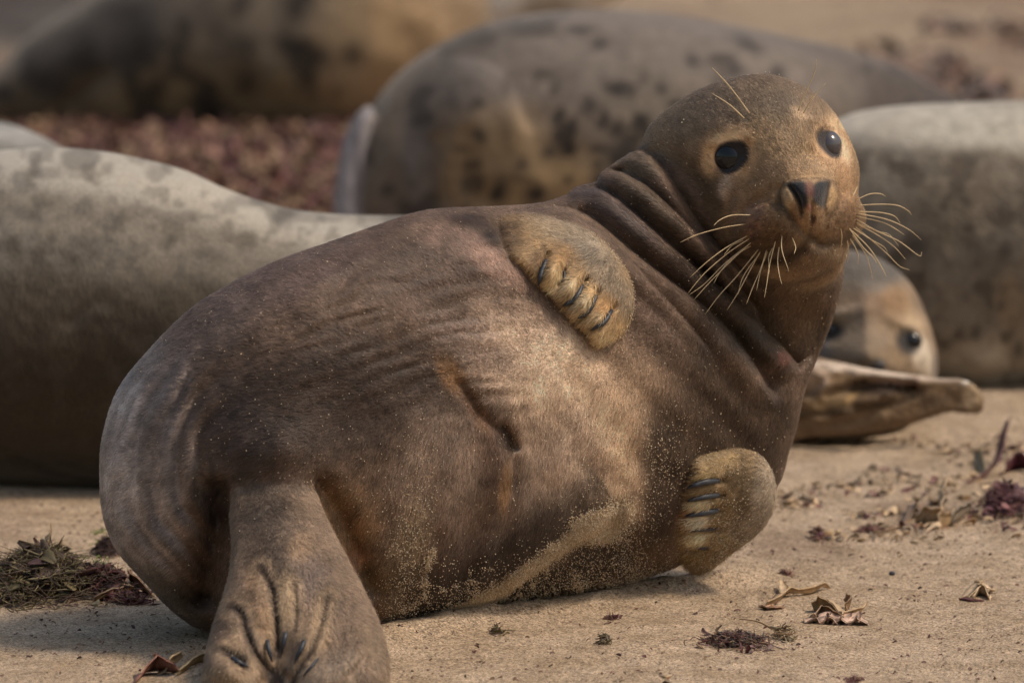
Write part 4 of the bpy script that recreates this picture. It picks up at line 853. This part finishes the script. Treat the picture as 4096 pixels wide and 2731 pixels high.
pup, porg, _, _, pW, _, _ = make_seal([bd, hd], 7.85, 2.6, 'young tan seal whose face peers out behind the brown neck', -260, 260)
for (e, r) in (((831, 331), 14.), ((909, 341), 13.)):
    wf = float(hd.front(*e)[0]); Vs, Fs_ = uv_sphere(P(e[0], e[1], 7.85 + (wf + 4.5) * 7.85 / FPX), r * 7.85 / FPX, 12, (1.0, .55, .8)); mesh_obj('eye', Vs, Fs_, M_eye, pup, True, None, porg)
Vs, Fs_ = uv_sphere(P(877, 365, 7.85 + (float(hd.front(877, 365)[0]) + 2) * 7.85 / FPX), 8 * 7.85 / FPX, 10, (1, .5, .7)); mesh_obj('nose', Vs, Fs_, simple('nose_skin', (.05, .045, .045), .5), pup, True, None, porg)

# the flipper seal: lower body lying across in front of the young one, mostly hidden behind the brown seal
fl = Comp([(770, 362), (800, 354), (830, 359), (864, 367), (890, 371), (913, 374), (943, 378), (958, 378), (970, 381), (979, 389), (985, 402), (980, 413), (968, 414), (952, 412), (935, 416), (915, 423), (890, 429), (850, 434), (815, 436), (770, 436)], flat(-46), .22,
          relief_from([([(806, 360), (864, 371), (913, 379), (950, 388)], 'groove', -4, 3), ([(820, 396), (845, 390), (866, 378)], 'groove', 7, 4), ([(930, 388), (900, 402), (860, 418), (820, 426)], 'groove', 6, 4), ([(900, 386), (870, 404), (830, 416)], 'groove', -5, 4), ([(840, 412), (880, 404), (905, 392), (920, 384)], 'groove', 6, 4), ([(845, 392), (880, 384), (920, 390)], 'groove', 16, 6), ([(800, 400), (818, 392), (826, 378)], 'fold', 10, 10)], [(815, 378, 14, 12, 0, -8), (916, 378, 5, 8, 0, -5), (950, 395, 20, 14, 10, 5)], lambda U, V, c: 4.5 * fbm(U / 11, V / 6, 3.0, 3)), g=1.5, k=6)
fl.colour = paint_blobs((.24, .15, .08), [(860, 369, 110, 5, 6, (.62, .50, .40), .95), (816, 380, 14, 14, -20, (.46, .34, .25), .8), (880, 388, 44, 8, 0, (.06, .03, .015), .95), (850, 408, 70, 6, -8, (.11, .065, .03), .9), (895, 381, 24, 3, 4, (.40, .25, .19), .7), (972, 396, 10, 14, 0, (.50, .36, .22), .85), (935, 400, 16, 8, 0, (.16, .10, .055), .8), (915, 382, 5, 7, 0, (.22, .13, .08), .8), (966, 380, 5, 4, 0, (.75, .68, .58), .9), (830, 400, 24, 10, -10, (.36, .24, .12), .6), (850, 398, 14, 3, -35, (.42, .26, .10), .8)], fl.U, fl.V)  # dark bands below the pale rim: shade in the hollow, painted on
fb = Comp([(600, 420), (640, 388), (700, 376), (770, 378), (830, 388), (880, 398), (912, 408), (914, 420), (898, 432), (860, 438), (800, 442), (720, 448), (640, 446)], flat(10), .75, g=3, k=10)
fb.colour = paint_blobs((.17, .115, .062), [(880, 428, 40, 14, 0, (.13, .09, .05), .8), (820, 432, 40, 12, 0, (.10, .075, .055), .6)], fb.U, fb.V)
make_seal([fb, fl], 7.65, 2.6, 'tan hind end with a creased flipper lying in front of the young seal', -160, 160)

# ------------------------------------------------------------------ seaweed and small things on the sand
def G(u, v, lift=0.0):
    p = P(u, v, gY(v)); z = float(sandz(p[0], p[1])); q = p.copy(); q[2] = z + lift; return q
def blade_geo(path, width, nx=5, curl=.3, wav=.15, thick=.0007, seed=0, tilt=0.0):
    """a thin strap with two faces: path (n,3), width (n,)"""
    path = np.asarray(path, float); n = len(path); T = np.gradient(path, axis=0); T /= np.linalg.norm(T, axis=1)[:, None] + 1e-12
    S = np.cross(T, (0, 0, 1)); S /= np.linalg.norm(S, axis=1)[:, None] + 1e-9; Nn = np.cross(S, T)
    a = math.cos(tilt); b = math.sin(tilt); S, Nn = S * a + Nn * b, Nn * a - S * b
    t = np.linspace(-1, 1, nx); s = np.linspace(0, 1, n)
    wv = wav * np.asarray(width)[:, None] * fbm(s[:, None] * 6 + seed, t[None] * 1.3 + seed * 3.1, seed * .7, 2) * 2
    mid = path[:, None] + S[:, None] * (t[None, :, None] * np.asarray(width)[:, None, None] * (1 + .25 * vnoise(s * 9 + seed, 3.3)[:, None, None])) + Nn[:, None] * (curl * np.asarray(width)[:, None] * t[None] ** 2 + wv)[..., None]
    top = (mid + Nn[:, None] * thick).reshape(-1, 3); bot = (mid - Nn[:, None] * thick).reshape(-1, 3); m = n * nx; F = []
    for i in range(n - 1):
        for j in range(nx - 1):
            q = i * nx + j; F += [(q, q + 1, q + nx + 1), (q, q + nx + 1, q + nx), (m + q, m + q + nx + 1, m + q + 1), (m + q, m + q + nx, m + q + nx + 1)]
    def strip(ids):
        for p_, q_ in zip(ids[:-1], ids[1:]): F.extend([(p_, q_, m + q_), (p_, m + q_, m + p_)])
    strip([i * nx for i in range(n)]); strip([i * nx + nx - 1 for i in range(n)]); strip(list(range(nx))); strip(list(range((n - 1) * nx, n * nx)))
    return np.concatenate([top, bot]), np.array(F)
TAN = (.42, .29, .165); TAN2 = (.50, .36, .22); BRN = (.24, .15, .085); MAR = (.11, .035, .035); PNK = (.52, .36, .27); OLV = (.13, .10, .035); GRN = (.20, .27, .05); DRK = (.045, .028, .022)
def blade(parent, org, pts, wid, col, name='blade', **kw):
    """pts: (u, v, lift in metres) - where the strap lies on or above the sand"""
    kl = 1.0 if name == 'lobe' or max(p_[2] for p_ in pts) > .035 else .45; q = [G(u, v) + np.array((0, 0, l * kl)) for (u, v, l) in pts] if not kw.pop('upright', False) else None
    path = catmull(q, 6); w = 1.6 * np.interp(np.linspace(0, 1, len(path)), np.linspace(0, 1, len(wid)), wid)
    V_, F_ = blade_geo(path, w, **kw); n = len(V_); cv_ = np.array(col) * (1 + .25 * fbm(V_[:, 0] * 80, V_[:, 1] * 80, V_[:, 2] * 80, 2)[:, None])
    return mesh_obj(name, V_, F_, M_weed, parent, True, cv_, org)
def weed_thing(name, label, cat, u, v, group=None):
    o = G(u, v); r = empty(name, o); tag(r, label, cat, group); return r, o
mm = .001
# tan strap curling up, mid right foreground
r, o = weed_thing('seaweed_frond', 'long tan seaweed strap lying flat, left of the curled brown one', 'seaweed', 795, 592, 'seaweed fronds on the sand')
blade(r, o, [(764, 600, .002), (775, 597, .005), (785, 590, .010), (797, 588, .008), (810, 587, .006), (822, 583, .008), (830, 581, .004)], [4 * mm, 6 * mm, 5 * mm, 3 * mm, 4 * mm, 4 * mm, 1 * mm], TAN, seed=1.1, curl=.5, tilt=.5)
blade(r, o, [(786, 590, .006), (783, 585, .012), (781, 582, .020)], [4 * mm, 3 * mm, 1.5 * mm], TAN2, seed=2.3)
blade(r, o, [(764, 601, .001), (772, 602, .002), (782, 601, .001)], [5 * mm, 6 * mm, 3 * mm], (.45, .27, .17), seed=3.3)
r, o = weed_thing('seaweed_frond', 'curled brown seaweed with pinkish scalloped blades, the largest on open sand', 'seaweed', 838, 612, 'seaweed fronds on the sand')
blade(r, o, [(812, 603, .014), (822, 603, .022), (835, 604, .020), (843, 607, .014), (847, 611, .006)], [5 * mm, 9 * mm, 8 * mm, 6 * mm, 4 * mm], TAN, seed=5.1, curl=-.5, tilt=.9)
blade(r, o, [(812, 612, .003), (820, 608, .010), (832, 609, .008), (845, 612, .005)], [3 * mm, 6 * mm, 6 * mm, 4 * mm], BRN, seed=6.1, tilt=.8)
blade(r, o, [(842, 610, .006), (852, 609, .008), (860, 608, .014), (865, 606, .022)], [5 * mm, 5 * mm, 4 * mm, 4 * mm], TAN, seed=7.7, tilt=.7)
blade(r, o, [(846, 605, .010), (850, 603, .020), (846, 600, .026)], [5 * mm, 5 * mm, 2 * mm], BRN, seed=8.7, tilt=1.2)
for i, (x0, x1) in enumerate(((806, 822), (818, 838), (832, 850), (846, 868))):
    blade(r, o, [(x0, 615, .001), ((x0 + x1) / 2, 614, .010), (x1, 615, .001)], [2 * mm, 9 * mm, 2 * mm], PNK, seed=9.0 + i, tilt=.35, curl=.3, wav=.25)
for i in range(4): blade(r, o, [(824 + i * 10, 613, .004), (826 + i * 10, 611, .012), (829 + i * 10, 609, .017)], [5 * mm, 4 * mm, .5 * mm], PNK, seed=19.0 + i, tilt=.2)
r, o = weed_thing('seaweed_frond', 'small arched olive-tan frond alone on the sand near the right edge', 'seaweed', 978, 592, 'seaweed fronds on the sand')
blade(r, o, [(964, 592, .001), (969, 588, .012), (976, 585, .024), (985, 586, .020), (990, 588, .012), (996, 587, .008)], [3 * mm, 6 * mm, 7 * mm, 5 * mm, 3 * mm, 1 * mm], TAN2, seed=25.1, tilt=.45, curl=-.3)
blade(r, o, [(972, 594, .001), (978, 590, .008), (986, 591, .010), (990, 594, .001)], [3 * mm, 6 * mm, 6 * mm, 2 * mm], TAN2, seed=27.1, tilt=.9)
blade(r, o, [(960, 594, .001), (972, 595, .002), (984, 595, .001)], [2 * mm, 3 * mm, 1 * mm], MAR, seed=28.1)
r, o = weed_thing('kelp_frond', 'upright tan kelp frond with a long trailing stalk beside the maroon clump', 'seaweed', 935, 522, 'seaweed fronds on the sand')
blade(r, o, [(870, 527, .001), (890, 525, .003), (905, 518, .010), (915, 509, .026), (923, 512, .022)], [1.2 * mm, 1.5 * mm, 2.5 * mm, 5 * mm, 6 * mm], BRN, seed=31.1, tilt=.5)
blade(r, o, [(915, 520, .014), (925, 520, .016), (938, 522, .012), (950, 520, .010)], [5 * mm, 10 * mm, 11 * mm, 6 * mm], TAN, seed=32.1, tilt=1.1)
blade(r, o, [(938, 524, .004), (943, 516, .020), (945, 508, .042)], [10 * mm, 8 * mm, 4 * mm], TAN2, seed=33.1, tilt=1.2)
blade(r, o, [(950, 520, .008), (960, 517, .018), (968, 514, .024)], [7 * mm, 8 * mm, 7 * mm], (.24, .19, .14), seed=34.1, tilt=1.0)
r, o = weed_thing('kelp_frond', 'long dark blurred blade half buried at the lumpy sand, far right', 'seaweed', 990, 475, 'seaweed fronds on the sand')
blade(r, o, [(968, 478, .001), (985, 474, .006), (1000, 466, .020), (1008, 452, .050)], [2 * mm, 4 * mm, 9 * mm, 4 * mm], (.13, .055, .05), seed=41.1, tilt=1.0)
blade(r, o, [(1004, 470, .012), (1016, 466, .024), (1032, 468, .016)], [6 * mm, 10 * mm, 9 * mm], (.12, .035, .045), seed=42.1, tilt=1.0)
blade(r, o, [(985, 470, .004), (980, 462, .020), (978, 456, .030)], [4 * mm, 6 * mm, 4 * mm], (.22, .18, .11), seed=43.1, tilt=1.0)

def tangle(parent, org, cu_, cv_, ru, rv, n, cols, h, ln=(10, 30), name='tangle', rad=(.0003, .0008), bw=.12, seed=0, dens=1.6):
    """many short threads and scraps heaped on the sand"""
    rg = np.random.default_rng(seed + 100); B_ = Bag()
    for i in range(n):
        rr = rg.random() ** (1 / dens * 1.0) if dens < 1 else abs(rg.normal(0, .42)); th = rg.random() * 6.283
        uu = cu_ + ru * rr * math.cos(th); vv = cv_ + rv * rr * math.sin(th); b0 = G(uu, vv); hh = h * max(0, 1 - rr * rr) * rg.random()
        L_ = rg.uniform(*ln) * mm; d = rg.normal(size=3) * (1, 1, .45); d /= np.linalg.norm(d); k_ = rg.normal(size=3) * (1, 1, .5) * L_ * .35
        s = np.linspace(-.5, .5, 5)[:, None]; pth = b0 + (0, 0, hh + .001) + d * L_ * s + k_ * (s * s - .1) * 2; pth[:, 2] = np.maximum(pth[:, 2], b0[2] + .0002)
        col = np.array(cols[rg.integers(len(cols))]) * rg.uniform(.6, 1.3)
        if rg.random() < bw:
            V_, F_ = blade_geo(pth, np.array([.3, .9, 1, .8, .3]) * rg.uniform(1, 3) * mm * (h / .02 + .4), nx=3, seed=i * .37, thick=.0003, tilt=rg.uniform(-1.2, 1.2)); B_.add(V_, F_, col)
        else:
            V_, F_ = tube_tri(pth, rg.uniform(*rad) * np.array([.6, 1, 1, .8, .2]), 4); B_.add(V_, F_, col)
    o_ = B_.build(name, M_weed, parent, True, org); tag(o_, kind='stuff'); return o_
MOSS = [(.07, .045, .03), (.13, .10, .045), (.10, .07, .05), (.18, .14, .07), (.08, .04, .035), (.22, .18, .10)]
REDS = [MAR, (.16, .06, .055), (.09, .03, .04), (.22, .12, .09), BRN]
r, o = weed_thing('seaweed_heap', 'dark mossy heap of seaweed with bright green strands, left of the hindquarters', 'seaweed', 60, 592)
tangle(r, o, 42, 588, 74, 14, 3600, MOSS, .050, (10, 40), seed=1, bw=.06); tangle(r, o, 100, 589, 46, 8, 1500, [(.07, .045, .035), MAR, (.10, .045, .04), (.08, .06, .04)], .032, (8, 26), seed=2, bw=.12); tangle(r, o, 10, 596, 40, 8, 900, MOSS, .02, (12, 30), seed=3, bw=.1)
rg_ = np.random.default_rng(5)
for i in range(26):
    u0 = rg_.uniform(60, 118); v0 = rg_.uniform(578, 590); l0 = rg_.uniform(.015, .035); dx = rg_.uniform(-30, 34)
    q = catmull([G(u0, v0, l0 * .5), G(u0 + dx * .5, v0 - rg_.uniform(-2, 3), l0 * 1.1), G(u0 + dx, v0 + rg_.uniform(-3, 3), l0 * rg_.uniform(.2, 1.2))], 5)
    V_, F_ = tube_tri(q, .0006, 4); mesh_obj('strand', V_, F_, M_weed, r, True, np.broadcast_to(np.array(GRN if i % 3 else (.30, .30, .12)) * rg_.uniform(.6, 1.1), (len(V_), 3)), o)
def branch(parent, org, base, segs, col, sd):
    for i, s_ in enumerate(segs): blade(parent, org, s_[0], s_[1], col, seed=sd + i, curl=.25, wav=.12, tilt=s_[2], name='lobe')
branch(r, o, None, [([(34, 594, .008), (44, 590, .018), (49, 583, .035), (50, 576, .058)], [4 * mm, 7 * mm, 9 * mm, 6 * mm], 1.3), ([(46, 589, .020), (54, 586, .030), (61, 580, .045)], [6 * mm, 8 * mm, 5 * mm], 1.2), ([(44, 592, .012), (54, 591, .020), (62, 588, .026)], [6 * mm, 7 * mm, 3 * mm], 1.1),
                    ([(36, 594, .010), (29, 588, .022), (22, 582, .034)], [4 * mm, 6 * mm, 5 * mm], 1.1), ([(0, 590, .006), (14, 592, .014), (28, 593, .012), (36, 595, .006)], [6 * mm, 7 * mm, 5 * mm, 3 * mm], .9)], (.25, .165, .075), 50)
r, o = weed_thing('seaweed_scrap', 'flat pale and reddish seaweed scraps touching the hind body at left', 'seaweed', 130, 596, 'seaweed scraps on the sand')
blade(r, o, [(92, 598, .001), (105, 596, .006), (120, 592, .012), (132, 590, .016)], [5 * mm, 8 * mm, 8 * mm, 3 * mm], (.26, .18, .11), seed=61, tilt=.6)
blade(r, o, [(120, 592, .010), (128, 585, .026), (140, 588, .020), (152, 592, .008)], [3 * mm, 9 * mm, 8 * mm, 2 * mm], (.28, .17, .11), seed=62, tilt=.9)
tangle(r, o, 128, 598, 28, 4, 260, REDS, .010, (8, 22), seed=6)
r, o = weed_thing('seaweed_scrap', 'little dark brown tuft of weed standing just above the mossy heap', 'seaweed', 106, 552, 'seaweed scraps on the sand')
tangle(r, o, 108, 548, 16, 4, 220, [DRK, (.08, .04, .03), (.06, .03, .025)], .018, (8, 24), seed=8); tangle(r, o, 99, 545, 3, 3, 12, [GRN], .03, (20, 30), 'green_strands', seed=9, bw=0)
r, o = weed_thing('seaweed_scrap', 'scruffy dark-red tangle of fine weed below the curled frond, lower middle', 'seaweed', 738, 640, 'seaweed scraps on the sand')
tangle(r, o, 738, 638, 46, 8, 700, [MAR, (.09, .05, .045), (.15, .09, .08), BRN, (.12, .10, .08)], .012, (6, 22), seed=11); tangle(r, o, 785, 630, 16, 5, 120, [(.36, .28, .17), BRN], .012, (6, 18), 'wisps', seed=12)
r, o = weed_thing('twig', 'thin straight stalk slanting over the dark-red tangle', 'twig', 762, 622)
V_, F_ = tube_tri(catmull([G(739, 617, .006), G(757, 620, .007), G(770, 625, .006), G(782, 629, .003)], 5), np.linspace(.0005, .0014, 16), 6); mesh_obj('stalk', V_, F_, M_weed, r, True, np.broadcast_to((.26, .17, .09), (len(V_), 3)), o)
r, o = weed_thing('seaweed_scrap', 'maroon matted clump at the right edge beside the kelp frond', 'seaweed', 1003, 512, 'seaweed scraps on the sand')
tangle(r, o, 1004, 510, 32, 10, 900, [(.15, .06, .065), (.10, .04, .045), (.20, .09, .085), (.07, .03, .035)], .034, (8, 24), seed=14)
for (u_, v_, a_, b_, n_, h_, lab, sd_) in ((818, 533, 10, 4, 120, .014, 'small reddish scrap lying right of the lower fore flipper', 21), (612, 612, 9, 2.5, 60, .004, 'thin dark-red scrap below the sandy belly fold', 22), (498, 627, 9, 3, 60, .006, 'blackish scrap close under the belly', 23),
                                          (786, 569, 9, 1.5, 50, .004, 'thin row of purplish bits above the long tan strap', 24), (605, 638, 8, 4, 60, .010, 'dull brown crumb at the lower centre', 25), (855, 672, 12, 3, 60, .004, 'dark red bits at the bottom edge, centre right', 26), (870, 525, 18, 5, 120, .006, 'brown crumbs near the kelp stalk', 27)):
    r, o = weed_thing('seaweed_scrap', lab, 'seaweed', u_, v_, 'seaweed scraps on the sand'); tangle(r, o, u_, v_, a_, b_, n_, REDS if sd_ not in (23, 25) else MOSS, h_, (5, 14), seed=sd_)
r, o = weed_thing('seaweed_scrap', 'reddish crumpled blade at the bottom edge beside the hind flipper', 'seaweed', 160, 676, 'seaweed scraps on the sand')
blade(r, o, [(132, 682, .001), (144, 673, .012), (158, 670, .018), (178, 676, .010)], [5 * mm, 9 * mm, 9 * mm, 4 * mm], (.24, .11, .08), seed=71, tilt=.8); blade(r, o, [(165, 672, .014), (176, 666, .020), (182, 664, .024)], [8 * mm, 7 * mm, 2 * mm], (.40, .29, .17), seed=72, tilt=.8)
blade(r, o, [(178, 677, .004), (200, 674, .008), (225, 675, .010), (245, 679, .004)], [4 * mm, 5 * mm, 5 * mm, 3 * mm], (.42, .31, .17), seed=73, tilt=.7)
r, o = weed_thing('seaweed_scrap', 'tan crumpled lump cut by the bottom edge at the middle', 'seaweed', 665, 680, 'seaweed scraps on the sand')
blade(r, o, [(648, 686, .004), (660, 681, .010), (672, 681, .010), (684, 686, .004)], [4 * mm, 12 * mm, 11 * mm, 4 * mm], (.50, .38, .26), seed=82.3, tilt=.4)
# pebble
pb, pf = uv_sphere(G(892, 567, .002), .0033, 10, (1.1, .9, .8)); pb = pb + .0004 * fbm(pb[:, 0] * 900, pb[:, 1] * 900, pb[:, 2] * 900, 2)[:, None]; tag(mesh_obj('pebble', pb, pf, M_peb, None, True, None, G(892, 567)), 'tiny dark blue-black pebble alone on the open sand', 'pebble')

# uncountable litter: crumbs over the beach, lumps, and the red wrack beyond
def litter(name, n, regf, cols, size, label, seed, lift=.001, up=.35):
    rg = np.random.default_rng(seed); B_ = Bag(); k = 0
    while k < n:
        x, y, sc = regf(rg)
        if x is None: continue
        z = float(sandz(x, y)); L_ = rg.uniform(*size) * sc; a_ = rg.random() * 6.283; d = np.array((math.cos(a_), math.sin(a_), rg.normal() * up)); s = np.linspace(-.5, .5, 4)[:, None]; kk = rg.normal(size=3) * L_ * .3
        pth = np.array((x, y, z + lift * sc)) + d * L_ * s + np.abs(kk) * (.25 - s * s) * 2
        V_, F_ = blade_geo(pth, np.array([.3, 1, .9, .3]) * L_ * rg.uniform(.1, .35), nx=3, seed=k * .17, thick=.0003 * sc, tilt=rg.uniform(-1, 1), wav=.3); B_.add(V_, F_, np.array(cols[rg.integers(len(cols))]) * rg.uniform(.6, 1.3)); k += 1
    o_ = B_.build(name, M_weed, None, True); return tag(o_, label, kind='stuff')
def reg_near(rg):
    v = rg.uniform(500, 690); u = rg.uniform(-60, 1090); y = float(gY(v)); p = P(u, v, y)
    return (p[0], p[1], 1) if rg.random() < .35 + .65 * (fbm(p[0] * 7, p[1] * 5, 3.3, 2) > .1) else (None, None, None)
litter('seaweed_crumbs', 2000, reg_near, [(.20, .10, .08), (.16, .06, .055), (.22, .13, .10), BRN, (.10, .06, .05)], (.001, .0055), 'tiny dark red and brown crumbs strewn over the sand', 31)
def reg_band(rg):
    v = rg.uniform(435, 535); u = rg.uniform(760, 1100); p = P(u, v, gY(v)); return (p[0], p[1], 1) if fbm(p[0] * 9, p[1] * 6, 1.3, 2) > -.05 else (None, None, None)
litter('seaweed_litter', 800, reg_band, [(.24, .16, .10), TAN, TAN2, (.40, .29, .19), (.14, .10, .07), (.18, .08, .07), TAN2], (.004, .018), 'brown and tan weed litter on the lumpy sand behind the fore flipper', 32, .002)
def reg_red(rg):
    v = rg.uniform(112, 245); u = rg.uniform(-20, 420); p = P(u, v, gY(v)); return p[0], p[1], 1
litter('red_seaweed', 7500, reg_red, [(.17, .07, .06), (.12, .045, .048), (.22, .12, .075), (.27, .17, .10), (.26, .17, .10), (.09, .035, .04), (.20, .10, .075)], (.012, .045), 'bank of red and tan seaweed between the seals at the back', 33, .01, .8)
def reg_far(rg):
    v = rg.uniform(-30, 130); u = rg.uniform(560, 1100); p = P(u, v, gY(v)); return (p[0], p[1], 1) if fbm(p[0] * 1.2, p[1] * .35, 5.3, 2) > .12 else (None, None, None)
litter('far_seaweed', 700, reg_far, [(.20, .14, .10), (.26, .15, .11), (.15, .12, .11)], (.03, .10), 'dark seaweed patches on the far sand', 34, .01, .5)
